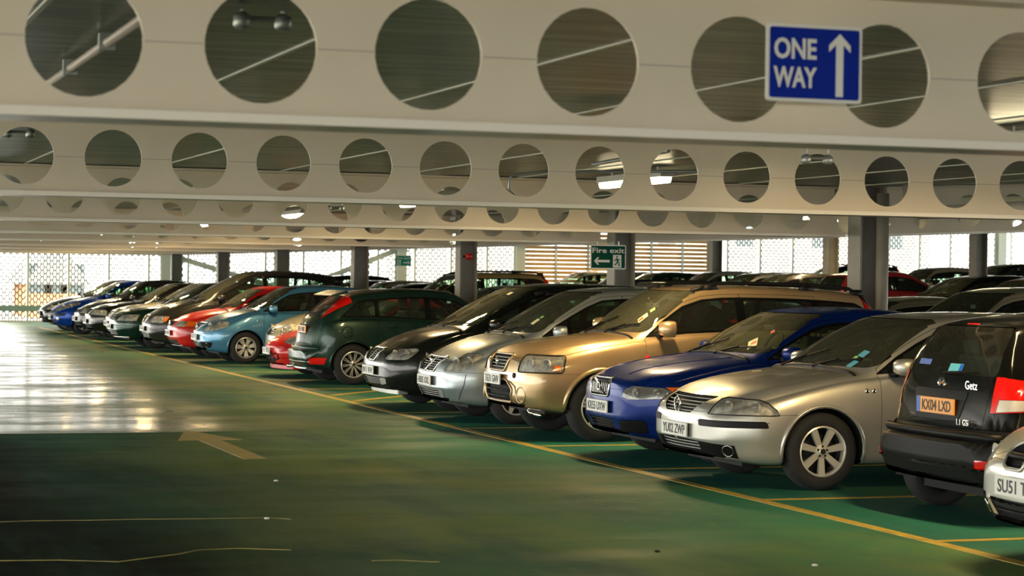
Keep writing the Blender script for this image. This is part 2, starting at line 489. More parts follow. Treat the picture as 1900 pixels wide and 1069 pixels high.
    def path(s, pts, view, sg=-1, off=0., closed=False, step=.05):
        out = []; n = len(pts)
        for i in range(n if closed else n-1):
            a = Vector(pts[i]); b = Vector(pts[(i+1) % n]); k = max(1, int((b-a).length/step))
            for j in range(k):
                w = a+(b-a)*j/k; p, nn = s.surf(w.x, w.y, view, sg)
                if p is not None: out.append(p+nn*off)
        if not closed:
            p, nn = s.surf(pts[-1][0], pts[-1][1], view, sg)
            if p is not None: out.append(p+nn*off)
        return out
    def part(s, name, obj, mat, parent, side=0, off=0., rim=.012, extra=None):
        if name not in s.names: return None
        ids = {s.names.index(name)} | ({s.names.index(e) for e in extra if e in s.names} if extra else set())
        fs = [f for f in s.bm.faces if f[s.reg] in ids and (side == 0 or f.calc_center_median().y*side > 0)]
        if not fs: return None
        idx = {}; V = []; N = []; F = []; LN = []
        for f in fs:
            q = []
            for v in f.verts:
                if v.index not in idx or True:
                    k = v
                    if k not in idx:
                        nn = s.smooth_normal(v.co); idx[k] = len(V); V.append(v.co+nn*off); N.append(nn)
                q.append(idx[v])
            F.append(tuple(q)); LN += [N[i] for i in q]
        if rim:
            cnt = {}
            for q in F:
                for a, b in zip(q, q[1:]+q[:1]): cnt[(a, b)] = cnt.get((a, b), 0)+1
            inn = {}
            for q in list(F):
                for a, b in zip(q, q[1:]+q[:1]):
                    if (b, a) not in cnt:
                        for k in (a, b):
                            if k not in inn: inn[k] = len(V); V.append(V[k]-N[k]*rim)
                        F.append((b, a, inn[a], inn[b]))
                        fn = (V[a]-V[b]).cross(N[a]); fn = fn.normalized() if fn.length > 1e-9 else N[a]
                        LN += [fn]*4
        me = bpy.data.meshes.new(obj); me.from_pydata(V, [], F); me.materials.append(mat)
        me.polygons.foreach_set('use_smooth', [True]*len(me.polygons))
        try: me.normals_split_custom_set(LN)
        except Exception as e: print('normals', e)
        o = bpy.data.objects.new(obj, me); return link(o, parent)

# ------------------------------------------------------------------ wheels
def wheel_parts(Rt, style, wd=.2):
    """outer face towards -y"""
    rr = Rt*(.66 if style != 'steel' else .62); t = MB()
    o = -wd/2
    t.lathe([(rr*.97, o+.03), (rr, o+.006), (rr+.012, o), (Rt-.05, o-.006), (Rt-.018, o+.012), (Rt, o+.04), (Rt, -o-.04), (Rt-.02, -o-.01), (rr+.01, -o), (rr*.97, -o-.03)], 'y', 40)
    d = MB(); d.lathe([(.001, .0), (rr*.8, .0), (rr*.96, -o-.04), (rr*.97, o+.03)], 'y', 32)
    r = MB()
    r.lathe([(rr*.985, o+.016), (rr*.99, o+.002), (rr*.94, o-.002), (rr*.90, o+.014), (rr*.90, o+.06)], 'y', 40)
    def spoke(a, w0, w1, r0, r1, y0=0., dep=.03):
        ca, sa = math.cos(a), math.sin(a)
        def q(rad, w, y): return (rad*ca-w*sa, y, rad*sa+w*ca)
        f0 = o+.012+y0
        r.hexa([q(r0, -w0, f0+.012), q(r0, w0, f0+.012), q(r1, w1, f0-.004), q(r1, -w1, f0-.004)],
               [q(r0, -w0*1.1, f0+dep), q(r0, w0*1.1, f0+dep), q(r1, w1*1.1, f0+dep), q(r1, -w1*1.1, f0+dep)])
    hubr = rr*.27
    if style == 'seven':
        for i in range(7): spoke(2*PI*i/7+.2, rr*.10, rr*.135, hubr*.7, rr*.93)
    elif style == 'multi':
        for i in range(10):
            for e in (-.085, .085): spoke(2*PI*i/10+e+.1, rr*.022, rr*.022, hubr*.7, rr*.93)
    elif style == 'cap':
        for i in range(7): spoke(2*PI*i/7+.3, rr*.10, rr*.21, hubr*.8, rr*.84)
        hubr = rr*.33
    elif style == 'five':
        for i in range(5): spoke(2*PI*i/5+.5, rr*.15, rr*.10, hubr*.7, rr*.93)
    elif style == 'five2':
        for i in range(5):
            for e in (-.16, .16): spoke(2*PI*i/5+e*.6+.4, rr*.05, rr*.055, hubr*.7, rr*.93)
    elif style == 'steel':
        for i in range(12): spoke(2*PI*i/12, rr*.06, rr*.10, hubr*.8, rr*.93)
    r.lathe([(.001, o+.004), (hubr*.45, o+.004), (hubr*.55, o+.012), (hubr*.95, o+.018), (hubr, o+.05)], 'y', 24)
    nb = MB()
    for i in range(5):
        a = 2*PI*i/5+.3; nb.lathe([(.001, o+.010), (.010, o+.010), (.010, o+.03)], 'y', 8, c=(hubr*.74*math.cos(a), 0, hubr*.74*math.sin(a)))
    nb.lathe([(.001, o-.0005), (hubr*.4, o-.0005), (hubr*.4, o+.006)], 'y', 16)
    return t, d, r, nb
_wm = {}
def wheel(parent, x, y, Rt, style, steer=0., wd=.2):
    sg = -1 if y < 0 else 1
    w = empty('wheel', (x, y, Rt), (PI if sg > 0 else 0)+steer, parent)
    key = (Rt, style, wd)
    if key not in _wm:
        t, d, r, nb = wheel_parts(Rt, style, wd)
        _wm[key] = [t.build('tyre', M['tyre'], w, True), d.build('brake_disc', M['brake'], w, True),
                    r.build('rim', M['alu'], w), nb.build('wheel_bolts', M['brake'], w)]
    else:
        for o in _wm[key]:
            c = o.copy(); C.objects.link(c); c.parent = w
    return w

# ------------------------------------------------------------------ interior, mirrors, plates
def seat(parent, x, y, z, mat, w=.5, rear=False):
    m = MB()
    def sl(pts, w0):  # rounded slab through side profile
        v, f = prism(pts, -w0, w0); m.add([(a, b, c) for a, b, c in v], f)
    sl(rnd([(-.28, .0), (.26, -.03), (.27, .13), (-.27, .17)], .05), w/2)
    sl(rnd([(.16, .10), (.27, .08), (.50, .64), (.40, .66)], .04), w/2*.92)
    if not rear:
        m.tube([(.44, -.05, .62), (.47, -.05, .74)], .007, 6); m.tube([(.44, .05, .62), (.47, .05, .74)], .007, 6)
        sl(rnd([(.41, .69), (.49, .68), (.53, .86), (.46, .87)], .03), .125)
    else:
        for e in (-.3, .3):
            v, f = prism(rnd([(.42, .66), (.49, .65), (.51, .76), (.45, .77)], .02), e*w-.11, e*w+.11); m.add(v, f)
    return m.build('seat', mat, parent, loc=(x, y, z))
def steering(parent, x, y, z):
    m = MB(); c = math.cos(R(25)); s = math.sin(R(25))
    pts = [(s*.18*math.sin(a), .18*math.cos(a), c*.18*math.sin(a)) for a in [2*PI*i/20 for i in range(20)]]
    m.tube(pts, .014, 6, closed=True)
    m.tube([(0, -.17, 0), (.0, .17, 0)], .018, 6); m.tube([(0, 0, 0), (-s*.17, 0, -c*.17)], .018, 6)
    m.tube([(0, 0, 0), (-.3, 0, -.12)], .03, 8)
    return m.build('steering_wheel', M['cabin'], parent, True, loc=(x, y, z))
def mirror(parent, x, y, z, sg, mat, sz=(.13, .20, .14)):
    """door mirror: painted shell with arm and glass; x is its front, sg the side"""
    g = MB()
    n = 10; rows = []
    W, Hh, D = sz[1], sz[2], sz[0]
    prof = [(0, .30), (.12, .66), (.35, .9), (.65, 1.), (1., 1.)]
    V = []; F = []
    for (t, k) in prof:
        for j in range(16):
            a = 2*PI*j/16; cy = math.copysign(abs(math.cos(a))**.55, math.cos(a)); cz = math.copysign(abs(math.sin(a))**.55, math.sin(a))
            V.append((t*D, sg*W/2+cy*W/2*k*.98, cz*Hh/2*k))
    for i in range(len(prof)-1):
        for j in range(16): F.append((i*16+j, i*16+(j+1) % 16, (i+1)*16+(j+1) % 16, (i+1)*16+j))
    F.append(tuple(range(16))[::-1])
    g.add(V, F)
    o = g.build('door_mirror', mat, parent, True, loc=(x, y+sg*.045, z))
    f = MB(); f.add([V[4*16+j] for j in range(16)], [tuple(range(16))]); f.build('mirror_glass', M['chrome'], o, loc=(-.004, 0, 0))
    a = MB(); a.tube([(.05, -sg*.08, -Hh*.42), (.05, sg*.05, -Hh*.40)], [.03, .024], 8); a.build('mirror_arm', M['black'], o, True)
    return o
def plate(parent, x, y, z, d, txt, mat, badge=False, tilt=0, s=1.0):
    root = empty('number_plate', (x, y, z), 0, parent); w, h = .52*s, .112*s
    g = MB(); g.box((-.006, -w/2, -h/2), (.006, w/2, h/2)); pl = g.build('plate_panel', mat, root)
    if badge:
        yy = (w/2-.0) * (1 if d == '-x' else -1); b = MB(); x0 = -.0075 if d == '-x' else .006
        b.box((x0, min(yy, yy-.05*(1 if d == '-x' else -1)), -h/2), (x0+.0015, max(yy, yy-.05*(1 if d == '-x' else -1)), h/2)); b.build('plate_band', M['blue'], root)
    off = -.0065 if d == '-x' else .0065
    text('plate_lettering', txt, .108*s, M['ink'], root, facing(off, -.02*s*(1 if d == '-x' else -1) if badge else 0, 0, d), width=(.40 if badge else .45)*s, bold=.0012)
    root.rotation_euler = (0, tilt, 0)
    return root

def autodlo(S, P):
    """outline of the side glass area from the roof and belt lines"""
    po = P.get('pill', .135); b = lambda x: S.belt(x)+.028
    x = P['cx']
    while S.top(x)-po < b(x)+.012 and x < P['L']: x += .01
    x0 = x; pts = [(x0, b(x0)), ]
    xe_t, xe_b = P['dt'], P['db']
    k = 12; tops = []
    for i in range(1, k+1):
        xx = x0+(xe_t-x0)*i/k; tops.append((xx, S.top(xx)-(po if xx < P['hx'] else P.get('rp', .125))))
    bots = []
    for i in range(6): xx = xe_b+(x0-xe_b)*i/6; bots.append((xx, b(xx)))
    poly = pts+tops+bots
    return poly, x0
def clip_poly(poly, xa, xb):
    def cl(pl, xc, keep_gt):
        out = []
        for i in range(len(pl)):
            a = pl[i-1]; b = pl[i]; ia = (a[0] >= xc) == keep_gt; ib_ = (b[0] >= xc) == keep_gt
            if ia != ib_: t = (xc-a[0])/(b[0]-a[0]); out.append((xc, a[1]+(b[1]-a[1])*t))
            if ib_: out.append(b)
        return out
    p = cl(poly, xa, True); return cl(p, xb, False) if p else p

def car(P, name, label, cat, X, Y, rz=0, rzoff=0., group=None, z=0., tilt=0.):
    """builds one car; X is its left-most end for a viewer looking along +Y"""
    L, W, H = P['L'], P['W'], P['H']; S = Shell(P); hw = W/2; pm = P['paint']
    root = empty(name, (0, 0, 0)); tag(root, label, cat, group)
    Rt = P.get('R', .31); xf, xr = P['xf'], P['xr']; lo = P.get('lod', 0)
    side = lambda c, n: abs(n.y) > .22 and abs(c.y) > .4
    fr = lambda c, n: c.x < .75 and n.z > -.6
    re = lambda c, n: c.x > L-.75 and n.z > -.6
    # bumpers
    fbz = P.get('fbz', P['hz']-.12); rbz = P.get('rbz', .62)
    S.cut([(-.3, 0), (xf, 0), (xf, fbz-.02), (xf-Rt*.75, fbz-.01), (.25, fbz), (-.3, fbz)], 'xz', 'fbump', None, .003)
    S.cut([(L+.3, 0), (xr, 0), (xr, rbz-.01), (xr+Rt*.75, rbz), (L+.3, rbz)], 'xz', 'rbump', None, .003)
    # bonnet
    hb = .80*hw
    cx = P['cx']
    S.cut(rnd([(.09, -hb*.62), (.16, -hb*.86), (cx*.55, -hb*1.02), (cx-.03, -hb*1.03), (cx-.03, hb*1.03), (cx*.55, hb*1.02), (.16, hb*.86), (.09, hb*.62)], .05, 3), 'xy', 'hood', lambda c, n: c.z > fbz+.01 and n.z > .15 and c.x < cx+.1, .003)
    dlo, x0 = autodlo(S, P)
    dl = rnd(dlo, .02, 2)
    sill = P['gz']+.11
    xB, xC = P['xB'], P.get('xC'); fs = P.get('fs', x0+.02)
    ring = offs(dlo, .032)
    def door(xa, xb, nm):
        tp = [p for p in clip_poly(ring, xa, xb)]
        if len(tp) < 3: return
        ztop = sorted([p for p in tp if p[1] > S.belt(p[0])+.06], key=lambda p: p[0])
        poly = [(xa, sill+.03), (xb, sill+.03)]+[(xb, S.belt(xb)+.0)]+[p for p in reversed(ztop)]+[(xa, min(S.belt(xa)+.0, 9))]
        if area(poly) < 0: poly = poly[::-1]
        S.cut(rnd(poly, [.06, .06]+[0]*(len(poly)-2), 3) if area(poly) > 0 else poly, 'xz', nm, side, .0035)
    door(fs, xB, 'fdoor')
    if xC: door(xB+.006, xC, 'rdoor')
    S.cut(dl, 'xz', 'dtrim', side)
    ins = offs(dlo, -.022)
    q = clip_poly(ins, x0, xB-.045)
    if P.get('qf'):
        S.cut(rnd(clip_poly(ins, x0, P['qf']-.02), .015, 2), 'xz', 'w0', side); q = clip_poly(ins, P['qf']+.02, xB-.045)
    S.cut(rnd(q, .02, 2), 'xz', 'w1', side)
    if xC:
        S.cut(rnd(clip_poly(ins, xB+.05, xC-.035), .02, 2), 'xz', 'w2', side)
        q = clip_poly(ins, xC+.035, L)
        if len(q) > 2 and max(p[0] for p in q)-xC > .15: S.cut(rnd(q, .02, 2), 'xz', 'w3', side)
    else:
        S.cut(rnd(clip_poly(ins, xB+.05, L), .03, 2), 'xz', 'w2', side)
    # windscreen and rear window
    hsb = .915*S.plan(cx)-.045; secH = S.section(P['hx']+.03); y3 = min(p[0] for p in secH[-18:-12])-.02
    zb_ = P['cz']+.025; zt_ = S.top(P['hx']+.03)-.012
    S.cut(rnd([(-hsb, zb_), (hsb, zb_), (y3+.03, zt_), (-y3-.03, zt_)], .05, 3), 'yz', 'ws', lambda c, n: cx-.1 < c.x < P['hx']+.2 and n.z > .1 and n.x < -.10, .004)
    rwb, rwt = P['rwb'], P['rwt']
    S.cut(rnd([(-rwb[0], rwb[1]), (rwb[0], rwb[1]), (rwt[0], rwt[1]), (-rwt[0], rwt[1])], .05, 3), 'yz', 'rw', lambda c, n: c.x > P['rx']-.2 and n.x > .12 and n.z > -.2, .004)
    if P.get('tg'):
        S.cut(rnd(P['tg'], .04, 3), 'yz', 'tailgate', lambda c, n: c.x > L-.45 and n.x > .3, .004, only=['body', 'rbump', 'gap'])
    # lamps and grilles
    extra = []
    for k, (nm, view, poly, kind) in enumerate(P.get('feat', [])):
        f = {'f': fr, 'r': re, 'yz': lambda c, n: c.x < .5 and n.x < -.15, 'yzr': lambda c, n: c.x > L-.6 and n.x > .15, 'xz': side}[view]
        S.cut(poly, 'yz' if view == 'yzr' else view, nm+str(k), f, .003 if kind != 'flush' else 0)
    # wheel arches
    for xw in (xf, xr):
        ar = Rt*P.get('ar', 1.14)
        S.cut([(xw+ar*math.cos(2*PI*i/28), Rt*P.get('azk', 1.)+ar*math.sin(2*PI*i/28)) for i in range(28)], 'xz', 'gap', lambda c, n: abs(c.y) > .42)
    # ---- build the parts
    S.part('body', 'body_shell', pm, root, rim=.02)
    bm_ = P.get('bumpmat', pm)
    fb = S.part('fbump', 'front_bumper', bm_, root); rb = S.part('rbump', 'rear_bumper', bm_, root)
    hd = S.part('hood', 'bonnet', pm, root)
    if P.get('tg'): S.part('tailgate', 'tailgate', pm, root)
    doors = {}
    for sg in (-1, 1):
        doors[sg] = S.part('fdoor', 'front_door', pm, root, sg)
        if xC: S.part('rdoor', 'rear_door', pm, root, sg)
        S.part('dtrim', 'window_frame', M['trim'], root, sg, rim=.01)
        for w in ('w0', 'w1', 'w2', 'w3'): S.part(w, 'side_window', M['win'], root, sg, off=-.003, rim=0)
    S.part('ws', 'windscreen', P.get('wsmat', M['ws']), root, off=-.002, rim=0)
    S.part('rw', 'rear_window', M['win'], root, off=-.002, rim=0)
    chrome_surround = []
    for k, (nm, view, poly, kind) in enumerate(P.get('feat', [])):
        key = nm+str(k); sides = (-1, 1) if view in ('f', 'r', 'xz') or kind == 'both' else (0,)
        for sg in sides:
            if kind in ('lamp', 'lampdark'):
                o = S.part(key, nm, M['lens'], root, sg, off=.0, rim=0)
                if not o: continue
                S.part(key, 'reflector', M['reflector'] if kind == 'lamp' else M['trim'], o, sg, off=-.035, rim=-.03)
                us = [p[0] for p in poly]; vs = [p[1] for p in poly]; cu = (min(us)+max(us))/2; cv = (min(vs)+max(vs))/2
                hu = (max(us)-min(us))/2; hv = (max(vs)-min(vs))/2
                rad = min(hv*.72, .085)
                for e in (-.42, .38):
                    p, nn = S.surf(cu+e*hu, cv, view, sg)
                    if p is None: continue
                    ax = Vector((-1, .25*sg, 0)).normalized() if view == 'f' else Vector((1, .25*sg, 0)).normalized()
                    t1 = ax.cross(Vector((0, 0, 1))).normalized(); t2 = t1.cross(ax)
                    V = []; F = []; n = 16; bw = MB()
                    for (rr_, dd_) in ((rad, -.012), (rad*.92, -.02), (rad*.6, -.05), (rad*.25, -.06), (rad*.2, -.03), (.002, -.022)):
                        for j in range(n): V.append(p+ax*dd_+(t1*math.cos(2*PI*j/n)+t2*math.sin(2*PI*j/n))*rr_)
                    for i in range(5):
                        for j in range(n): F.append((i*n+j, i*n+(j+1) % n, (i+1)*n+(j+1) % n, (i+1)*n+j))
                    bw.add(V, F); bw.build('lamp_bowl', M['bowl'], o, True)
            elif kind == 'red': S.part(key, nm, M['redlens'], root, sg, off=.004, rim=.02)
            elif kind == 'amber': S.part(key, nm, M['amber'], root, sg, off=.002, rim=.02)
            elif kind == 'clear': S.part(key, nm, M['clearlens'], root, sg, off=.004, rim=.02)
            elif kind in ('black', 'both', 'flush'): S.part(key, nm, M['black'], root, sg, off=.004, rim=.02)
            elif kind == 'silver': S.part(key, nm, M['silverpl'], root, sg, off=.004, rim=.02)
            elif kind == 'paint': S.part(key, nm, pm, root, sg, off=.012, rim=.03)
            elif kind == 'recess': S.part(key, nm, M['dark'], root, sg, off=-.03, rim=-.03)
            elif kind.startswith('grille'):
                o = S.part(key, nm, M['dark'], root, sg, off=-.035, rim=-.032)
                if not o: continue
                vs = [p[1] for p in poly]; z0_, z1_ = min(vs), max(vs)
                ns = int(kind[6:].strip('k') or 4); b = MB()
                for i in range(ns):
                    zz = z0_+(z1_-z0_)*(i+.5)/ns
                    xsn = []
                    for a, c in zip(poly, poly[1:]+poly[:1]):
                        if (a[1]-zz)*(c[1]-zz) < 0: xsn.append(a[0]+(c[0]-a[0])*(zz-a[1])/(c[1]-a[1]))
                    xsn.sort()
                    for u0, u1 in zip(xsn[::2], xsn[1::2]):
                        pts = []
                        for j in range(9):
                            p, nn = S.surf(u0+(u1-u0)*j/8, zz, view, sg if sg else -1)
                            if p is not None: pts.append(p-nn*.01)
                        if len(pts) > 2: b.tube(pts, (z1_-z0_)/ns*.17, 6)
                if b.v: b.build('grille_bar', M['black'] if kind.endswith('k') else P.get('barmat', M['black']), o, True)
    # chrome outlines
    for (nm, view, poly, rad, mt, par) in P.get('outl', []):
        sides = (-1, 1) if view in ('f', 'r', 'xz') else (-1,)
        for sg in sides:
            pts = S.path(poly, view, sg, .003, True, .03)
            if len(pts) > 3: g = MB(); g.tube(pts, rad, 6, True); g.build(nm, mt, root, True)
    for (nm, view, pts2, rad, mt) in P.get('lines', []):
        for sg in ((-1, 1) if view in ('f', 'r', 'xz') else (-1,)):
            pts = S.path(pts2, view, sg, .002, False, .04)
            if len(pts) > 1: g = MB(); g.tube(pts, rad, 6); g.build(nm, mt, root, True)
    # wheel arches liners, arch lips, underbody
    u = MB()
    u.box((.35, -hw*.62, P['gz']-.02), (L-.35, hw*.62, P['gz']+.16))
    u.build('underbody', M['dark'], root)
    for xw in (xf, xr):
        ar = Rt*P.get('ar', 1.14); za = Rt*P.get('azk', 1.)
        a0 = math.asin(max(-1, min(1, (P['gz']+.04-za)/ar)))
        for sg in (-1, 1):
            pts = []; lip = MB(); lin_ = MB()
            for i in range(21):
                a = a0+(PI-2*a0)*i/20; p, nn = S.surf(xw+ar*1.012*math.cos(a), za+ar*1.012*math.sin(a), 'xz', sg)
                if p is not None: pts.append(p+Vector((0, sg*.003, 0)))
            if len(pts) > 3: lip.tube(pts, P.get('lip', .011), 6)
            V = []; n = 20
            for i in range(n+1):
                a = a0+(PI-2*a0)*i/n; cc, ss = math.cos(a), math.sin(a)
                V += [(xw+ar*1.0*cc, sg*(hw-.03), za+ar*ss), (xw+ar*cc, sg*(hw-.34), za+ar*ss)]
            F = [(2*i, 2*i+1, 2*i+3, 2*i+2) for i in range(n)]
            k = len(V); V.append((xw, sg*(hw-.34), za)); F += [(2*i+1, k, 2*i+3) for i in range(n)]
            lin_.add(V, F)
            lin_.build('wheel_arch_liner', M['dark'], root)
            if lip.v: lip.build('wheel_arch_lip', P.get('lipmat', pm), root, True)
    for sg in (-1, 1):
        for xw in (xf, xr): wheel(root, xw, sg*(hw-.125), Rt, P.get('wh', 'steel'), P.get('steer', 0) if xw == xf else 0)
    # cabin
    sm = P.get('seatmat', M['seat']); zf = P['gz']+.14
    cb = MB(); ysd = hw*.80
    cb.box((cx+.05, -ysd, zf-.06), (P.get('cabend', L-.5), ysd, zf))
    cb.build('cabin_floor', M['cabin'], root)
    db = MB(); zd = P['cz']-.03
    v, f = prism(rnd([(cx+.12, zf), (cx+.12, zd-.03), (cx+.55, zd+.01), (cx+.66, zd-.06), (cx+.60, zf+.2)], .03), -ysd, ysd); db.add(v, f); db.build('dashboard', M['cabin'], root)
    sx = P.get('sx', P['hx']+.12); sz = P.get('sz', zf+.14)
    for sg in (-1, 1): seat(root, sx, sg*.36, sz, sm)
    if not P.get('two'): seat(root, sx+.88, 0, sz+.03, sm, w=hw*1.5, rear=True)
    steering(root, cx+.80, .36, P['cz']+.03)
    if lo < 2:
        rm = MB(); v, f = prism(rnd([(-.035, -.0), (.035, -.0), (.035, .05), (-.035, .05)], .01), -.11, .11, 'xz'); rm.add(v, f)
        rm.tube([(-.0, 0, .04), (-.05, 0, .10)], .008, 6); rm.build('rear_view_mirror', M['silverpl'], root, loc=(P['hx']-.10, 0, S.top(P['hx']-.1)-.13))
        wp = MB()
        for (ya, yb, xe) in ((.62*hw, .08*hw, .18), (-.05*hw, -.66*hw, .15)):
            pts = S.path([(cx+.03, ya), (cx+.03+xe, yb)], 'xy', -1, .015, False, .08)
            if len(pts) > 1: wp.tube(pts, .009, 5)
            p, nn = S.surf(cx+.0, ya, 'xy'); 
            if p is not None: wp.tube([p+nn*.01, pts[len(pts)//2]+Vector((0, 0, .012))], .011, 5)
        wp.build('wiper', M['black'], root)
        cw = MB(); pts1 = S.path([(cx+.02, -hsb), (cx+.02, hsb)], 'xy', -1, .004, False, .08)
        cw.tube(pts1, .014, 6); cw.build('scuttle_panel', M['black'], root, True)
    # mirrors
    if P.get('mir', True):
        mx, mz = x0+P.get('mx', .10), S.belt(x0+.1)+P.get('mz', .085)
        for sg in (-1, 1):
            p, nn = S.surf(mx+.05, mz-.05, 'xz', sg)
            if p is not None: mirror(root, mx, p.y, mz, sg, P.get('mirmat', pm), P.get('msz', (.13, .20, .14)))
    # handles
    for sg in (-1, 1):
        for xx in ([xB-.2]+([xC-.22] if xC else [])):
            if lo > 1: break
            p, nn = S.surf(xx, S.belt(xx)-.10, 'xz', sg)
            if p is None: continue
            hdl = MB(); hdl.tube([p+Vector((-.09, 0, 0)), p+Vector((-.06, sg*.03, 0)), p+Vector((.06, sg*.03, 0)), p+Vector((.09, 0, 0))], [.009, .012, .012, .009], 8)
            hdl.build('door_handle', P.get('hmat', pm), root, True)
    # roof rails
    if P.get('rails'):
        xa, xb_, yy, hgt = P['rails']
        for sg in (-1, 1):
            pts = []; n = 14
            for i in range(n+1):
                xx = xa+(xb_-xa)*i/n; p, nn = S.surf(xx, sg*yy, 'xy'); e = min(i, n-i)
                pts.append(p+Vector((0, 0, hgt*min(1, e/1.6) if e else .0)))
            g = MB(); g.tube(pts, [.018 if 0 < i < n else .03 for i in range(n+1)], 8)
            for t in (.12, .88) if not P.get('railmid') else (.1, .62, .9):
                xx = xa+(xb_-xa)*t; p, nn = S.surf(xx, sg*yy, 'xy')
                v, f = prism([(xx-.10, p.z-.01), (xx+.10, p.z-.01), (xx+.05, p.z+hgt), (xx-.05, p.z+hgt)], sg*yy-.02, sg*yy+.02); g.add(v, f)
            g.build('roof_rail', P.get('railmat', M['black']), root, True)
    if P.get('ant'):
        xa, ya, la, an = P['ant']; p, nn = S.surf(xa, ya, 'xy')
        g = MB(); g.tube([p-Vector((0, 0, .01)), p+Vector((0, 0, .03))], [.02, .01], 8); g.tube([p+Vector((0, 0, .02)), p+Vector((la*math.sin(an), 0, la*math.cos(an)))], .004, 5)
        g.build('aerial', M['black'], root)
    for (x_, y_, z_, d, txt, mt, bd, tl) in P.get('plates', []):
        p, nn = S.surf(y_, z_, 'yz' if d == '-x' else 'yzr')
        plate(root, p.x+(-.014 if d == '-x' else .012)+x_, y_, z_, d, txt, mt, bd, tl)
    if P.get('fn'): P['fn'](S, root, P)
    S.bm.free()
    sc = P.get('scale', .972)
    root.scale = (sc, sc, sc)
    root.location = (X, Y, z) if rz == 0 else (X+L*sc, Y, z)
    root.rotation_euler = (0, -tilt, rz+rzoff)
    return root
def disc(S, root, nm, a, b, view, sg, r, mat, th=.01, off=.0, depth=None, n=24, ring=None):
    """round piece seated on the skin"""
    p, nn = S.surf(a, b, view, sg)
    if p is None: return
    t1 = nn.cross(Vector((0, 0, 1))).normalized(); t2 = nn.cross(t1); V = []; F = []
    pr = [(r, off-.01), (r, off+th*.6), (r*.9, off+th), (.001, off+th)] if depth is None else [(r, off), (r*.95, off+.006), (r*.86, off), (r*.8, off-depth), (.001, off-depth)]
    for (rr_, dd_) in pr:
        for j in range(n): V.append(p+nn*dd_+(t1*math.cos(2*PI*j/n)+t2*math.sin(2*PI*j/n))*rr_)
    for i in range(len(pr)-1):
        for j in range(n): F.append((i*n+j, i*n+(j+1) % n, (i+1)*n+(j+1) % n, (i+1)*n+j))
    return mesh(nm, V, F, mat, root, True)
def strip(S, root, nm, pts2, view, sg, r, mat, off=.006):
    pts = S.path(pts2, view, sg, off, False, .03)
    if len(pts) > 1: g = MB(); g.tube(pts, r, 6); return g.build(nm, mat, root, True)
def vwbadge(S, root, y, z, r, view='yz', sg=-1, x=None, d='-x'):
    """ring with a V over a W"""
    p, nn = S.surf(y, z, view, sg); 
    g = MB(); X = p.x+(-.012 if d == '-x' else .012)
    g.tube([(X, y+r*math.cos(a), z+r*math.sin(a)) for a in [2*PI*i/24 for i in range(24)]], r*.10, 6, True)
    def pl(q): g.tube([(X, y+a*r, z+b*r) for a, b in q], r*.085, 5)
    pl([(-.42, .82), (0, .12), (.42, .82)]); pl([(-.86, .38), (-.42, -.78), (0, .0), (.42, -.78), (.86, .38)])
    return g.build('badge', M['chrome'], root, True)
def sticker(S, root, x, y, w, h, mat, nm='sticker', ang=0., off=.0, view='xy'):
    """paper permit behind/on a screen, at (x,y) seen from above"""
    V = []; n = 3
    for i in range(n+1):
        for j in range(n+1):
            u = (i/n-.5)*w; v = (j/n-.5)*h; uu = u*math.cos(ang)-v*math.sin(ang); vv = u*math.sin(ang)+v*math.cos(ang)
            p, nn = S.surf(x+vv, y+uu, view); 
            V.append(p+nn*(.002+off))
    F = [(i*(n+1)+j, (i+1)*(n+1)+j, (i+1)*(n+1)+j+1, i*(n+1)+j+1) for i in range(n) for j in range(n)]
    return mesh(nm, V, F, mat, root, True)
# ------------------------------------------------------------------ the cars of the front row
def mk(base, **k):
    d = dict(base); d.update(k); return d
SALOON = dict(L=4.68, W=1.75, H=1.46, nz=.66, hz=.72, cx=1.22, cz=.96, hx=2.02, px=2.7, rx=3.4, rz=1.40, bx=4.0, bz=1.07,
              tail=[(4.4, 1.05), (4.6, 1.0), (4.68, .70)], dt=3.5, db=3.95, xB=2.66, xC=3.48, xf=.90, xr=3.60, b1=.94, b2=.99, b3=.94, gz=.20,
              rwb=(.58, 1.09), rwt=(.46, 1.33), R=.315, wh='seven', rbz=.62)
HATCH = dict(L=3.92, W=1.66, H=1.465, nz=.65, hz=.72, cx=1.0, cz=.98, hx=1.66, px=2.2, rx=3.3, rz=1.37, bx=3.79, bz=.98,
             tail=[(3.86, .84), (3.92, .58)], dt=3.25, db=3.50, xB=2.16, xC=3.0, xf=.80, xr=3.26, b1=.95, b2=1.0, b3=.93, gz=.19,
             rwb=(.62, 1.0), rwt=(.50, 1.32), R=.29, wh='cap', rbz=.60)
MPV = dict(L=4.3, W=1.74, H=1.66, nz=.62, hz=.76, cx=.98, cz=1.03, hx=1.95, px=2.6, rx=3.7, rz=1.56, bx=4.14, bz=1.05,
           tail=[(4.24, .85), (4.3, .60)], dt=3.75, db=3.95, xB=2.28, xC=3.18, xf=.88, xr=3.58, b1=1.02, b2=1.05, b3=.98, gz=.20,
           rwb=(.62, 1.08), rwt=(.52, 1.46), R=.31, wh='cap', rbz=.62, pill=.15)
CH = M['chrome']
def col(r, g, b): return (r, g, b)
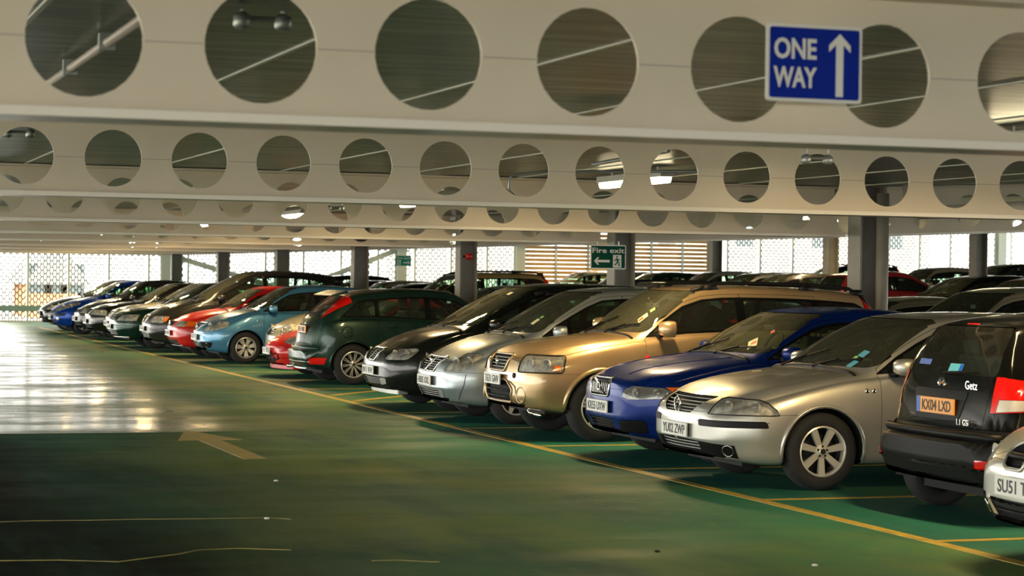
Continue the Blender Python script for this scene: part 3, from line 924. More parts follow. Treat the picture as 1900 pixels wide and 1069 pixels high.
paints = {
    'passat': paint('paint_silver_beige', (.60, .59, .53), .65, .34),
    'volvo': paint('paint_dark_blue', (.002, .022, .17), .3, .28, .2, .2, .003),
    'crv': paint('paint_gold', (.58, .40, .20), .65, .33),
    'meriva': paint('paint_silver_grey', (.40, .46, .48), .65, .34),
    'zafira': paint('paint_green_black', (.012, .015, .011), .2, .2, .45, .3, .003),
    'focus': paint('paint_dark_green', (.013, .043, .030), .4, .28, .35, .3, .005),
    'red': paint('paint_red', (.72, .006, .004), 0, .3, .5),
    'polo': paint('paint_light_blue', (.07, .27, .46), .4, .32),
    'black': paint('paint_black', (.003, .003, .003), 0, .14, .5, .3, .002),
    'green': paint('paint_bottle_green', (.004, .034, .020), .3, .22, .45, .3, .004),
    'olive': paint('paint_olive_gold', (.30, .28, .12), .6, .33),
    'grey': paint('paint_dark_grey', (.020, .020, .018), .3, .25, .45, .3, .005),
    'p206': paint('paint_strong_blue', (.0, .045, .30), .3, .28, .2, .2, .003),
    'bmw': paint('paint_silver_cream', (.66, .65, .57), .6, .33),
    'cream': paint('paint_cream', (.45, .42, .28), .3, .35),
    'gold2': paint('paint_sand_gold', (.52, .36, .13), .6, .33),
    'silver': paint('paint_silver', (.5, .52, .5), .7, .33),
    'beige': paint('paint_beige', (.42, .36, .24), .6, .33),
    'darkred': paint('paint_dark_red', (.28, .01, .012), .2, .3),
}
PW, PY = M['platew'], M['platey']
def ell(a, b, c, d, n=16): return ellipse(a, b, c, d, n)

# --- silver beige estate, seven-spoke wheels
def fn_passat(S, root, P):
    vwbadge(S, root, 0, .655, .062)
    for sg in (-1, 1):
        disc(S, root, 'fog_lamp', .62, .315, 'f', sg, .05, CH, .01, depth=.03)
        strip(S, root, 'bumper_trim', [(.30, .545), (.93, .545)], 'f', sg, .003, M['dark'], .002)
        p, nn = S.surf(1.42, .79, 'xz', sg)
        disc(S, root, 'side_indicator', 1.30, .80, 'xz', sg, .018, CH, .008)
        disc(S, root, 'side_indicator', 1.36, .80, 'xz', sg, .018, CH, .008)
    for k, (x_, y_, w, h, m) in enumerate(((1.46, -.50, .10, .07, 'cyan'), (1.40, -.46, .05, .04, 'permitgreen'), (1.34, -.53, .08, .08, 'cyan'))):
        sticker(S, root, x_, y_, w, h, M[m], off=.003)
    g = MB(); px = P['hx']-.16; pz = S.top(px)-.17
    g.tube([(px, 0, pz), (px, 0, pz-.12)], .003, 4); v, f = prism([(-.0, 0), (.035, -.09), (-.035, -.09)], -.004, .004, 'yz'); g.add([(px+a, b, pz-.10+c) for a, b, c in v], f)
    g.build('air_freshener', M['permit'], root)
passat = mk(SALOON, paint=paints['passat'], H=1.43, hx=1.96, rx=3.7, rz=1.38, bx=4.45, bz=1.02, tail=[(4.6, .90), (4.68, .62)], dt=3.9, db=4.15, rwb=(.58, 1.05), rwt=(.46, 1.31), b3=.97,
    xf=.92, xC=3.52, rails=None, hz=.735, nz=.66,
    feat=[('headlight', 'f', [(.43, .605), (.99, .605), (.97, .645), (.91, .695), (.83, .722), (.56, .735), (.50, .72)], 'lamp'),
          ('grille', 'yz', rnd([(-.25, .60), (.25, .60), (.42, .735), (-.42, .735)], .02, 2), 'grille5'),
          ('bumper_strip', 'f', rnd([(.32, .505), (.93, .505), (.91, .555), (.32, .555)], .015, 2), 'black'),
          ('bumper_intake', 'f', [(.03, .25), (.70, .25), (.68, .36), (.03, .39)], 'flush'),
          ('lower_grille', 'yz', rnd([(-.36, .27), (.36, .27), (.38, .37), (-.38, .37)], .02, 2), 'grille4'),
          ('tail_lamp', 'r', rnd([(.55, .70), (.95, .70), (.95, .86), (.55, .86)], .02, 2), 'red')],
    barmat=M['silverpl'], outl=[('headlight_seal', 'f', [(.43, .603), (.99, .603), (.97, .648), (.91, .698), (.83, .725), (.56, .738), (.50, .722)], .004, M['black'], None)],
    plates=[(0, 0, .455, '-x', 'YU02 ZWP', PW, False, 0)], fn=fn_passat, lip=.016, hmat=paints['passat'])

# --- dark blue saloon with upright egg-crate grille
def fn_volvo(S, root, P):
    g = MB(); a, an = S.surf(-.13, .615, 'yz'); b, bn = S.surf(.13, .735, 'yz')
    a = a+Vector((-.012, 0, 0)); b = b+Vector((-.012, 0, 0))
    g.tube([a, b], .011, 6); m = (a+b)/2
    r = .035; g.tube([(m.x-.004, m.y+r*math.cos(t), m.z+r*math.sin(t)) for t in [2*PI*i/20 for i in range(20)]], .009, 6, True)
    g.build('badge', CH, root)
    g = MB()
    for i in range(11):
        y = -.2+.04*i; pts = [p-Vector((-.004, 0, 0)) for p in S.path([(y, .61), (y, .735)], 'yz', -1, 0, False, .03)]
        if len(pts) > 1: g.tube(pts, .004, 4)
    g.build('grille_mesh', M['silverpl'], root)
    sticker(S, root, 1.36, -.46, .17, .09, M['permit'], ang=.5, off=.003); sticker(S, root, 1.37, -.46, .05, .05, M['permitred'], ang=.5, off=.004)
    sticker(S, root, 1.55, -.49, .07, .04, M['permitred'], ang=.5, off=.003)
    for sg in (-1, 1): strip(S, root, 'bonnet_crease', [(.18, sg*.30), (.6, sg*.42), (1.1, sg*.56)], 'xy', sg, .006, P['paint'], .001)
volvo = mk(SALOON, L=4.47, W=1.77, H=1.43, paint=paints['volvo'], nz=.725, hz=.78, cx=1.15, cz=.98, hx=1.88, px=2.45, rx=3.2, rz=1.365, bx=3.85, bz=1.10,
    tail=[(4.2, 1.08), (4.38, 1.04), (4.47, .72)], dt=3.35, db=3.70, xB=2.5, xC=3.3, xf=.90, xr=3.54, wh='five', nw=.58, bow=.19, rake=.1,
    feat=[('headlight', 'f', [(.38, .60), (.46, .575), (.86, .595), (.88, .66), (.80, .69), (.50, .70), (.42, .67)], 'lampdark'),
          ('indicator', 'f', [(.862, .60), (.93, .655), (.96, .70), (.82, .697), (.882, .66)], 'amber'),
          ('grille', 'yz', rnd([(-.21, .60), (.21, .60), (.22, .745), (-.22, .745)], .03, 3), 'grille3'),
          ('lower_grille', 'yz', rnd([(-.27, .26), (.27, .26), (.27, .385), (-.27, .385)], .02, 2), 'grille4'),
          ('bumper_intake', 'f', rnd([(.34, .27), (.66, .27), (.64, .39), (.34, .38)], .03, 2), 'black'),
          ('tail_lamp', 'r', rnd([(.55, .74), (.92, .74), (.92, .98), (.60, .98)], .02, 2), 'red')],
    outl=[('grille_surround', 'yz', rnd([(-.22, .59), (.22, .59), (.23, .755), (-.23, .755)], .03, 3), .011, CH, None)],
    plates=[(0, 0, .49, '-x', 'KR55 UXW', PW, False, 0)], fn=fn_volvo, hmat=paints['volvo'], seatmat=M['seatlight'])

# --- gold off-roader
def fn_crv(S, root, P):
    g = MB(); p, n_ = S.surf(0, .80, 'yz'); X = p.x-.014
    for q in ([(-.045, .045), (-.03, -.045)], [(.045, .045), (.03, -.045)], [(-.036, 0), (.036, 0)]):
        g.tube([(X, a, .80+b) for a, b in q], .007, 5)
    g.build('badge', CH, root)
    for sg in (-1, 1):
        disc(S, root, 'fog_lamp_blank', .50, .47, 'f', sg, .085, P['paint'], .01, depth=.035)
        disc(S, root, 'side_marker', 1.35, .86, 'xz', sg, .03, M['redlens'], .006)
        strip(S, root, 'bumper_seam', [(.30, .60), (.40, .55), (.42, .42), (.44, .34)], 'f', sg, .008, P['paint'], .003)
    disc(S, root, 'washer_cap', .38, .665, 'f', -1, .028, M['black'], .01)
    sticker(S, root, 1.45, -.50, .10, .10, M['permit'], ang=.3, off=.003); sticker(S, root, 1.56, -.50, .08, .05, M['permitgreen'], ang=.3, off=.003)
    sticker(S, root, 1.43, -.50, .05, .05, M['permitred'], ang=.3, off=.004)
    g = MB(); g.tube([(.35, -.45, .25), (.36, -.10, .25)], .028, 10); g.tube([(.35, -.10, .25), (.36, 0, .30)], .02, 8); g.build('exhaust_guard', CH, root, True)
crv = mk(MPV, L=4.5, W=1.78, H=1.62, paint=paints['crv'], nz=.83, hz=.90, cx=1.20, cz=1.10, hx=1.86, px=2.4, rx=3.95, rz=1.56, bx=4.28, bz=1.12, hdrop=.06,
    tail=[(4.42, .98), (4.5, .66)], dt=4.05, db=4.14, xB=2.46, xC=3.34, xf=.86, xr=3.48, b1=1.10, b2=1.13, b3=1.08, gz=.29, R=.345, wh='five2', fbz=.70, rbz=.70,
    rake=.2, nw=.74, tum=.30, pill=.13, bz0=.50, fs=1.34,
    feat=[('headlight', 'f', rnd([(.45, .715), (.93, .715), (.93, .87), (.50, .875)], .035, 3), 'lamp'),
          ('grille', 'yz', rnd([(-.21, .725), (.21, .725), (.27, .865), (-.27, .865)], .02, 2), 'grille4'),
          ('lower_grille', 'yz', rnd([(-.36, .40), (.36, .40), (.40, .52), (.28, .60), (-.28, .60), (-.40, .52)], .03, 2), 'grille3k'),
          ('indicator', 'f', rnd([(.86, .725), (.915, .725), (.915, .78), (.86, .78)], .01, 2), 'amber'),
          ('tail_lamp', 'r', rnd([(.72, 1.10), (.92, 1.10), (.86, 1.54), (.78, 1.54)], .02, 2), 'red')],
    barmat=M['silverpl'],
    outl=[('grille_surround', 'yz', rnd([(-.24, .705), (.24, .705), (.31, .875), (-.31, .875)], .03, 3), .016, paints['crv'], None),
          ('headlight_seal', 'f', rnd([(.44, .705), (.94, .705), (.94, .88), (.49, .885)], .035, 3), .006, M['black'], None),
          ('lower_grille_surround', 'yz', rnd([(-.38, .385), (.38, .385), (.43, .52), (.30, .615), (-.30, .615), (-.43, .52)], .03, 2), .012, paints['crv'], None)],
    rails=(1.95, 4.1, .60, .055), railmid=True, plates=[(-.02, .03, .615, '-x', 'T631 GNV', PW, False, 0)], fn=fn_crv, lip=.026, mz=.11, msz=(.14, .23, .17), hmat=M['black'], sx=2.02)

# --- silver grey compact people carrier
def vgrille(S, root, z, w, h, y0=0):
    g = MB(); pts = []
    for a, b in ((-w, h), (0, -h), (w, h)):
        p, n_ = S.surf(a+y0, z+b, 'yz'); pts.append(p+Vector((-.014, 0, 0)))
    g.tube([pts[0]+(pts[0]-pts[1])*.0, pts[1], pts[2]], .013, 6); return g.build('v_badge', CH, root)
def fn_meriva(S, root, P):
    vgrille(S, root, .665, .13, .075)
    g = MB(); p, n_ = S.surf(0, .72, 'yz'); g.lathe([(.001, 0), (.038, 0), (.042, .01)], 'x', 16, c=(p.x-.026, 0, .705)); g.build('badge', CH, root, True)
    for sg in (-1, 1): strip(S, root, 'bumper_seam', [(.74, .57), (.72, .44), (.64, .28)], 'f', sg, .004, M['dark'], .001)
    sticker(S, root, 1.18, -.45, .09, .09, M['permit'], off=.003); sticker(S, root, 1.26, -.45, .06, .04, M['permitgreen'], off=.003)
meriva = mk(MPV, L=4.05, W=1.70, H=1.57, paint=paints['meriva'], nz=.69, hz=.76, cx=.92, cz=1.02, hx=1.80, px=2.4, rx=3.4, rz=1.49, bx=3.86, bz=1.06,
    tail=[(3.98, .85), (4.05, .6)], dt=3.55, db=3.72, xB=2.2, xC=3.05, xf=.84, xr=3.47, b1=1.0, b2=1.06, b3=1.0, R=.30, wh='five', fbz=.585, nw=.68, qf=1.50,
    bumpmat=paints['meriva'],
    feat=[('headlight', 'f', rnd([(.42, .60), (.70, .60), (.86, .78), (.84, .80), (.62, .80), (.52, .70)], .03, 2), 'lamp'),
          ('grille', 'yz', rnd([(-.24, .60), (.24, .60), (.32, .735), (-.32, .735)], .02, 2), 'grille5'),
          ('lower_grille', 'yz', rnd([(-.33, .285), (.33, .285), (.35, .38), (-.35, .38)], .015, 2), 'grille4'),
          ('fog_lamp_blank', 'f', rnd([(.32, .28), (.40, .28), (.41, .385), (.33, .385)], .015, 2), 'silver'),
          ('tail_lamp', 'r', rnd([(.70, .95), (.88, .95), (.84, 1.30), (.76, 1.30)], .02, 2), 'red')],
    barmat=M['silverpl'], outl=[('grille_surround', 'yz', rnd([(-.27, .585), (.27, .585), (.36, .75), (-.36, .75)], .03, 3), .012, CH, None)],
    plates=[(-.01, 0, .475, '-x', 'HR05 XXL', PW, False, 0)], fn=fn_meriva, mirmat=paints['meriva'], hmat=M['black'])

# --- green-black people carrier
def fn_zafira(S, root, P):
    vgrille(S, root, .68, .07, .06)
    sticker(S, root, 1.75, -.35, .12, .07, M['permit'], off=.003)
    g = MB(); v, f = prism(rnd([(.19, -.62), (.14, -.35), (.13, 0), (.14, .35), (.19, .62), (.34, .62), (.34, -.62)], .03), .195, .255, 'xy'); g.add(v, f); g.build('spoiler_lip', M['silverpl'], root)
zafira = mk(MPV, L=4.32, H=1.60, paint=paints['zafira'], nz=.70, hz=.77, cx=.95, cz=1.03, hx=1.92, fbz=.60, R=.30,
    feat=[('headlight', 'f', rnd([(.40, .625), (.76, .63), (.86, .72), (.85, .775), (.55, .755)], .04, 3), 'lamp'),
          ('grille', 'yz', rnd([(-.18, .62), (.18, .62), (.22, .745), (-.22, .745)], .03, 3), 'grille5'),
          ('lower_grille', 'yz', rnd([(-.34, .30), (.34, .30), (.36, .39), (-.36, .39)], .015, 2), 'grille4'),
          ('fog_lamp', 'f', rnd([(.30, .30), (.44, .32), (.45, .39), (.31, .395)], .02, 2), 'clear'),
          ('tail_lamp', 'r', rnd([(.70, .95), (.88, .95), (.84, 1.30), (.76, 1.30)], .02, 2), 'red')],
    barmat=M['silverpl'], outl=[('grille_surround', 'yz', rnd([(-.20, .605), (.20, .605), (.245, .76), (-.245, .76)], .03, 3), .013, CH, None)],
    rails=(2.0, 3.9, .60, .045), plates=[(-.01, 0, .475, '-x', 'BV11 VHV', PW, False, 0)], fn=fn_zafira, hmat=paints['zafira'])

# --- dark green hatchback parked tail outwards
def fn_focus(S, root, P):
    L = P['L']
    for sg in (-1, 1):
        disc(S, root, 'fuel_flap' if sg < 0 else 'vent_cover', 3.50, .80, 'xz', sg, .085, P['paint'], .003) if sg > 0 else None
        for i in range(12):
            pass
    g = MB()
    p, nn = S.surf(3.50, .80, 'xz', 1)
    g.tube([(p.x+.088*math.cos(a), S.surf(p.x+.088*math.cos(a), .80+.088*math.sin(a), 'xz', 1)[0].y, .80+.088*math.sin(a)) for a in [2*PI*i/20 for i in range(20)]], .003, 5, True)
    g.build('fuel_flap_seam', M['dark'], root)
    for e in (-.62,):
        g = MB(); g.tube([(L+.01, -.30, .25), (L-.30, -.30, .25)], .03, 10); g.build('exhaust_pipe', CH, root, True)
    g = MB(); v, f = prism(rnd([(3.44, 1.39), (3.68, 1.345), (3.71, 1.36), (3.46, 1.435)], .01, 2), -.58, .58); g.add(v, f); g.build('spoiler', P['paint'], root)
    w = MB(); a = S.path([(-.05, 1.06), (.40, 1.10)], 'yzr', -1, .015, False, .1); w.tube(a, .008, 5); w.build('rear_wiper', M['black'], root)
    b = MB(); b.tube(S.path([(-.72, .545), (.72, .545)], 'yzr', -1, .012, False, .08), .022, 6); b.build('bumper_rubbing_strip', P['paint'], root, True)
    disc(S, root, 'rear_badge', 0, .93, 'yzr', 1, .04, CH, .006)
focus = mk(HATCH, L=4.17, W=1.70, H=1.47, paint=paints['focus'], cx=1.0, cz=.99, hx=1.72, px=2.3, rx=3.36, rz=1.39, bx=3.97, bz=.98,
    tail=[(4.07, .86), (4.17, .55)], dt=3.30, db=3.62, xB=2.20, xC=3.02, xf=.86, xr=3.40, R=.31, wh='multi', rbz=.56, tw=.70, rbow=.14,
    rwb=(.55, 1.02), rwt=(.44, 1.34), tg=[(-.52, .62), (.52, .62), (.56, .96), (.50, 1.02), (-.50, 1.02), (-.56, .96)], rz0=.46,
    feat=[('tail_lamp', 'r', [(.62, 1.00), (.80, 1.10), (1.00, 1.25), (.98, 1.29), (.86, 1.40), (.74, 1.385), (.68, 1.20)], 'red'),
          ('rear_reflector', 'r', rnd([(.56, .31), (.78, .31), (.82, .41), (.56, .41)], .01, 2), 'red'),
          ('plate_recess', 'yzr', rnd([(-.27, .76), (.27, .76), (.33, .90), (-.33, .90)], .02, 2), 'black'),
          ('headlight', 'f', rnd([(.42, .58), (.90, .60), (.86, .74), (.55, .72)], .03, 2), 'lamp')],
    lines=[('bumper_crease', 'r', [(.0, .345), (.58, .345)], .005, CH)],
    plates=[(-.0, 0, .83, '+x', 'BF51 NBK', PY, False, 0)], fn=fn_focus, hmat=paints['focus'], lip=.02)

# --- low red coupe
def fn_red(S, root, P):
    for sg in (-1, 1):
        disc(S, root, 'driving_lamp', .30, .36, 'f', sg, .07, P['paint'], .01, depth=.04)
    disc(S, root, 'badge', 0, .55, 'yz', -1, .035, CH, .006)
    g = MB(); v, f = prism(rnd([(.27, -.66), (.12, -.35), (.08, 0), (.12, .35), (.27, .66), (.42, .66), (.42, -.66)], .03), .14, .20, 'xy'); g.add(v, f); g.build('spoiler_lip', P['paint'], root)
roadster = mk(HATCH, L=4.15, W=1.70, H=1.30, paint=paints['red'], nz=.50, hz=.60, cx=1.35, cz=.86, hx=2.05, px=2.5, rx=2.9, rz=1.22, bx=3.7, bz=.92,
    tail=[(3.95, .90), (4.10, .82), (4.15, .5)], dt=3.0, db=3.35, xB=2.6, xC=None, xf=.85, xr=3.35, b1=.84, b2=.88, b3=.84, gz=.14, R=.30, wh='five',
    nw=.60, bow=.24, rwb=(.5, .95), rwt=(.42, 1.17), fbz=.47, rbz=.5, two=True,
    feat=[('headlight', 'f', ell(.62, .60, .14, .055), 'lamp'), ('lower_grille', 'yz', rnd([(-.26, .24), (.26, .24), (.32, .38), (-.32, .38)], .06, 3), 'recess'),
          ('side_intake', 'f', ell(.31, .34, .08, .06), 'recess'),
          ('tail_lamp', 'r', rnd([(.55, .62), (.9, .62), (.9, .74), (.55, .74)], .02, 2), 'red')],
    plates=[(-.01, 0, .42, '-x', 'V1 VDJ', PW, False, 0)], fn=fn_red, hmat=paints['red'])
# --- cream bubble-shaped small car with round lamps
def fn_cream(S, root, P):
    for sg in (-1, 1):
        disc(S, root, 'lamp_bowl', .58, .70, 'f', sg, .10, CH, .02, depth=.03)
    disc(S, root, 'badge', 0, .72, 'yz', -1, .05, CH, .008)
cream = mk(HATCH, L=3.72, W=1.66, H=1.43, paint=paints['cream'], hz=.76, nz=.60, cx=.85, cz=1.0, hx=1.5, px=1.95, rx=3.1, rz=1.34, bx=3.55, bz=1.0,
    tail=[(3.66, .85), (3.72, .6)], dt=3.0, db=3.25, xB=1.98, xC=2.75, xf=.72, xr=3.15,
    feat=[('headlight', 'f', ell(.58, .70, .145, .125), 'lamp'), ('grille', 'yz', rnd([(-.2, .60), (.2, .60), (.24, .70), (-.24, .70)], .03, 2), 'grille3'),
          ('tail_lamp', 'r', rnd([(.6, .8), (.9, .8), (.88, 1.0), (.62, 1.0)], .02, 2), 'red')], barmat=CH, fn=fn_cream, lod=2)

# --- light blue small hatchback
def fn_polo(S, root, P):
    vwbadge(S, root, 0, .665, .062)
    for sg in (-1, 1):
        disc(S, root, 'fog_lamp', .52, .335, 'f', sg, .045, CH, .01, depth=.03)
        strip(S, root, 'bumper_crease', [(.30, .545), (.66, .545)], 'f', sg, .009, P['paint'], .003)
        disc(S, root, 'side_indicator', 1.02, .80, 'xz', sg, .02, CH, .008)
polo = mk(HATCH, paint=paints['polo'], hz=.75, nz=.68, cx=.97, cz=1.0, hx=1.66, rake=.7, fbz=.60, R=.295, wh='cap', pill=.12,
    feat=[('headlight', 'f', rnd([(.36, .60), (.55, .585), (.68, .61), (.90, .68), (.88, .775), (.74, .79), (.55, .72)], .03, 2), 'lamp'),
          ('grille', 'yz', rnd([(-.12, .60), (.12, .60), (.30, .70), (.30, .73), (-.30, .73), (-.30, .70)], .02, 2), 'grille4'),
          ('lower_grille', 'yz', rnd([(-.26, .26), (.26, .26), (.27, .40), (-.27, .40)], .02, 2), 'grille4'),
          ('fog_lamp_recess', 'f', rnd([(.30, .28), (.60, .29), (.66, .385), (.30, .39)], .03, 2), 'black'),
          ('tail_lamp', 'r', rnd([(.6, .8), (.9, .8), (.88, 1.0), (.62, 1.0)], .02, 2), 'red')],
    barmat=M['silverpl'], outl=[('grille_surround', 'yz', rnd([(-.13, .585), (.13, .585), (.33, .70), (.33, .745), (-.33, .745), (-.33, .70)], .02, 2), .010, CH, None),
          ('lower_grille_surround', 'yz', rnd([(-.27, .25), (.27, .25), (.28, .41), (-.28, .41)], .02, 2), .009, CH, None)],
    plates=[(-.01, 0, .475, '-x', 'FL07 EJ', PW, False, 0)], fn=fn_polo, hmat=paints['polo'], mirmat=paints['polo'], lip=.013, msz=(.13, .22, .15))

# --- red older hatchback
def fn_oldpolo(S, root, P):
    vwbadge(S, root, 0, .665, .055)
oldpolo = mk(HATCH, L=3.75, W=1.64, H=1.42, paint=paints['red'], hz=.735, nz=.68, cx=1.02, cz=.96, hx=1.68, px=2.1, rx=3.1, rz=1.36, bx=3.6, bz=.95, tail=[(3.68, .8), (3.75, .58)], xr=3.2, xf=.79, dt=3.05, db=3.3, xC=2.85,
    fbz=.59, wh='steel', R=.285, mirmat=paints['red'], nw=.72, msz=(.12, .2, .15),
    feat=[('headlight', 'f', rnd([(.36, .615), (.66, .61), (.66, .715), (.42, .715)], .02, 2), 'lamp'), ('indicator', 'f', rnd([(.665, .61), (.90, .62), (.86, .71), (.665, .715)], .02, 2), 'amber'),
          ('grille', 'yz', rnd([(-.30, .62), (.30, .62), (.34, .71), (-.34, .71)], .02, 2), 'grille4'),
          ('lower_grille', 'yz', rnd([(-.5, .28), (.5, .28), (.5, .345), (-.5, .345)], .02, 2), 'grille3'),
          ('tail_lamp', 'r', rnd([(.6, .7), (.9, .7), (.88, .9), (.62, .9)], .02, 2), 'red')],
    outl=[('front_skirt', 'yz', rnd([(-.6, .235), (.6, .235), (.6, .245), (-.6, .245)], .003, 1), .01, M['silverpl'], None)],
    plates=[(-.01, 0, .475, '-x', 'N711 BDV', PW, False, 0)], fn=fn_oldpolo, hmat=M['black'])

# --- big black people carrier
alhambra = mk(MPV, L=4.62, W=1.81, H=1.73, paint=paints['grey'], nz=.73, hz=.80, cx=1.0, cz=1.09, hx=2.1, px=2.8, rx=4.0, rz=1.64, bx=4.42, bz=1.12,
    tail=[(4.54, .9), (4.62, .62)], dt=4.05, db=4.25, xB=2.45, xC=3.4, xf=.90, xr=3.74, b1=1.10, b2=1.13, b3=1.06, R=.32, pill=.17,
    feat=[('headlight', 'f', rnd([(.38, .63), (.80, .62), (.90, .76), (.50, .76)], .02, 2), 'lamp'), ('indicator', 'f', rnd([(.80, .64), (.86, .65), (.90, .74), (.84, .74)], .01, 2), 'amber'),
          ('grille', 'yz', rnd([(-.16, .62), (.16, .62), (.22, .76), (-.22, .76)], .02, 2), 'grille5'),
          ('lower_grille', 'yz', rnd([(-.3, .30), (.3, .30), (.3, .42), (-.3, .42)], .02, 2), 'grille4'),
          ('fog_lamp', 'f', rnd([(.29, .31), (.40, .32), (.40, .41), (.29, .41)], .015, 2), 'clear'),
          ('tail_lamp', 'r', rnd([(.70, .95), (.88, .95), (.84, 1.30), (.76, 1.30)], .02, 2), 'red')],
    outl=[('grille_surround', 'yz', rnd([(-.18, .605), (.18, .605), (.245, .775), (-.245, .775)], .03, 3), .013, CH, None)],
    barmat=M['silverpl'], rails=(2.2, 4.3, .62, .06), plates=[(-.01, 0, .49, '-x', 'KE53 OJA', PW, False, 0)], lod=1, ant=(4.2, 0, .22, .7), fbz=.595)
# --- bottle green saloon
greens = mk(SALOON, paint=paints['green'], hz=.74, fbz=.56, wh='steel', R=.30, lod=1,
    feat=[('headlight', 'f', [(.42, .60), (.93, .60), (.96, .74), (.58, .735)], 'lamp'),
          ('grille', 'yz', rnd([(-.28, .61), (.28, .61), (.34, .72), (-.34, .72)], .02, 2), 'grille3'),
          ('lower_grille', 'yz', rnd([(-.5, .28), (.5, .28), (.5, .37), (-.5, .37)], .02, 2), 'grille3'),
          ('tail_lamp', 'r', rnd([(.55, .74), (.92, .74), (.92, .94), (.60, .94)], .02, 2), 'red')],
    barmat=M['silverpl'], lines=[('bumper_trim', 'f', [(.05, .50), (.95, .50)], .006, M['black']), ('bumper_lip', 'f', [(.05, .245), (.80, .245)], .012, CH)],
    plates=[(-.01, 0, .46, '-x', 'R46 VBW', PW, False, 0)], hmat=paints['green'])
# --- olive gold saloon
olives = mk(SALOON, H=1.45, L=4.6, tail=[(4.35, 1.05), (4.53, 1.0), (4.6, .70)], paint=paints['olive'], lod=1, nz=.62, hz=.76, wh='steel', R=.30,
    feat=[('headlight', 'f', rnd([(.42, .61), (.90, .62), (.88, .74), (.52, .75)], .02, 2), 'lamp'), ('grille', 'yz', rnd([(-.26, .61), (.26, .61), (.32, .75), (-.32, .75)], .02, 2), 'grille5'),
          ('lower_grille', 'yz', rnd([(-.4, .28), (.4, .28), (.4, .37), (-.4, .37)], .02, 2), 'grille3')],
    outl=[('grille_surround', 'yz', rnd([(-.27, .60), (.27, .60), (.335, .76), (-.335, .76)], .02, 2), .012, CH, None)], barmat=CH,
    plates=[(-.01, 0, .47, '-x', 'S208 KOY', PW, False, 0)])
# --- black saloon with wide lamps
blacks = mk(SALOON, paint=paints['black'], lod=1, H=1.42, nz=.62, hz=.75, wh='five', L=4.48, tail=[(4.25, 1.04), (4.4, 1.0), (4.48, .7)], bx=3.9, dt=3.45, db=3.85, xr=3.5,
    feat=[('headlight', 'f', rnd([(.34, .63), (.88, .61), (.87, .71), (.80, .74), (.42, .735)], .02, 2), 'lamp'), ('grille', 'yz', rnd([(-.22, .62), (.22, .62), (.27, .75), (-.27, .75)], .02, 2), 'grille4'),
          ('lower_grille', 'yz', rnd([(-.5, .28), (.5, .28), (.5, .38), (-.5, .38)], .02, 2), 'grille3')],
    outl=[('grille_surround', 'yz', rnd([(-.24, .61), (.24, .61), (.285, .76), (-.285, .76)], .02, 2), .012, CH, None)],
    lines=[('bumper_trim', 'f', [(.05, .53), (.95, .53)], .012, M['silverpl'])], plates=[(-.01, 0, .45, '-x', 'P811 JOE', PW, False, 0)])
greyh = mk(HATCH, paint=paints['grey'], lod=1, L=4.1, tail=[(4.0, .8), (4.1, .6)], wh='steel', bx=3.9, xr=3.4,
    feat=[('headlight', 'f', rnd([(.40, .60), (.88, .62), (.84, .735), (.50, .72)], .02, 2), 'lamp'), ('grille', 'yz', rnd([(-.3, .61), (.3, .61), (.34, .69), (-.34, .69)], .02, 2), 'grille3'),
          ('lower_grille', 'yz', rnd([(-.5, .28), (.5, .28), (.5, .38), (-.5, .38)], .02, 2), 'grille3')],
    lines=[('bumper_trim', 'f', [(.05, .52), (.9, .52)], .018, M['silverpl'])], ant=(1.8, 0, .3, .9), plates=[(-.01, 0, .46, '-x', 'T92 GWX', PW, False, 0)])
p206 = mk(HATCH, paint=paints['p206'], lod=1, L=3.84, H=1.43, tail=[(3.78, .84), (3.84, .58)], bx=3.7, xr=3.25, nz=.58, hz=.70, cx=1.05, hx=1.75, wh='five', bow=.2, nw=.6,
    feat=[('headlight', 'f', [(.34, .61), (.50, .60), (.80, .70), (1.02, .80), (.98, .835), (.70, .79), (.45, .70)], 'lamp'),
          ('grille', 'yz', rnd([(-.36, .55), (.36, .55), (.40, .62), (-.40, .62)], .02, 2), 'grille2'),
          ('bumper_strip', 'f', rnd([(.02, .47), (.72, .48), (.78, .54), (.02, .55)], .02, 2), 'black'),
          ('lower_grille', 'yz', rnd([(-.4, .25), (.4, .25), (.36, .38), (-.36, .38)], .02, 2), 'recess')], ant=(1.9, 0, .3, .9),
    fn=lambda S, root, P: [disc(S, root, 'fog_lamp', .52, .40, 'f', sg, .05, M['clearlens'], .012) for sg in (-1, 1)], plates=[(-.01, 0, .43, '-x', 'LX52 HBE', PW, False, 0)])
last = mk(HATCH, paint=paints['black'], lod=1, L=4.2, H=1.44, tail=[(4.1, .8), (4.2, .6)], bx=3.95, xr=3.45, nz=.58, hz=.70, cx=1.08, hx=1.85, wh='five', bow=.22, nw=.6, dt=3.2, db=3.6,
    feat=[('headlight', 'f', [(.42, .60), (.62, .60), (.98, .72), (.94, .76), (.55, .69)], 'lamp'), ('lower_grille', 'yz', rnd([(-.5, .26), (.5, .26), (.42, .48), (-.42, .48)], .03, 2), 'grille4')],
    plates=[(-.01, 0, .50, '-x', 'WP03 NFA', PW, False, 0)])

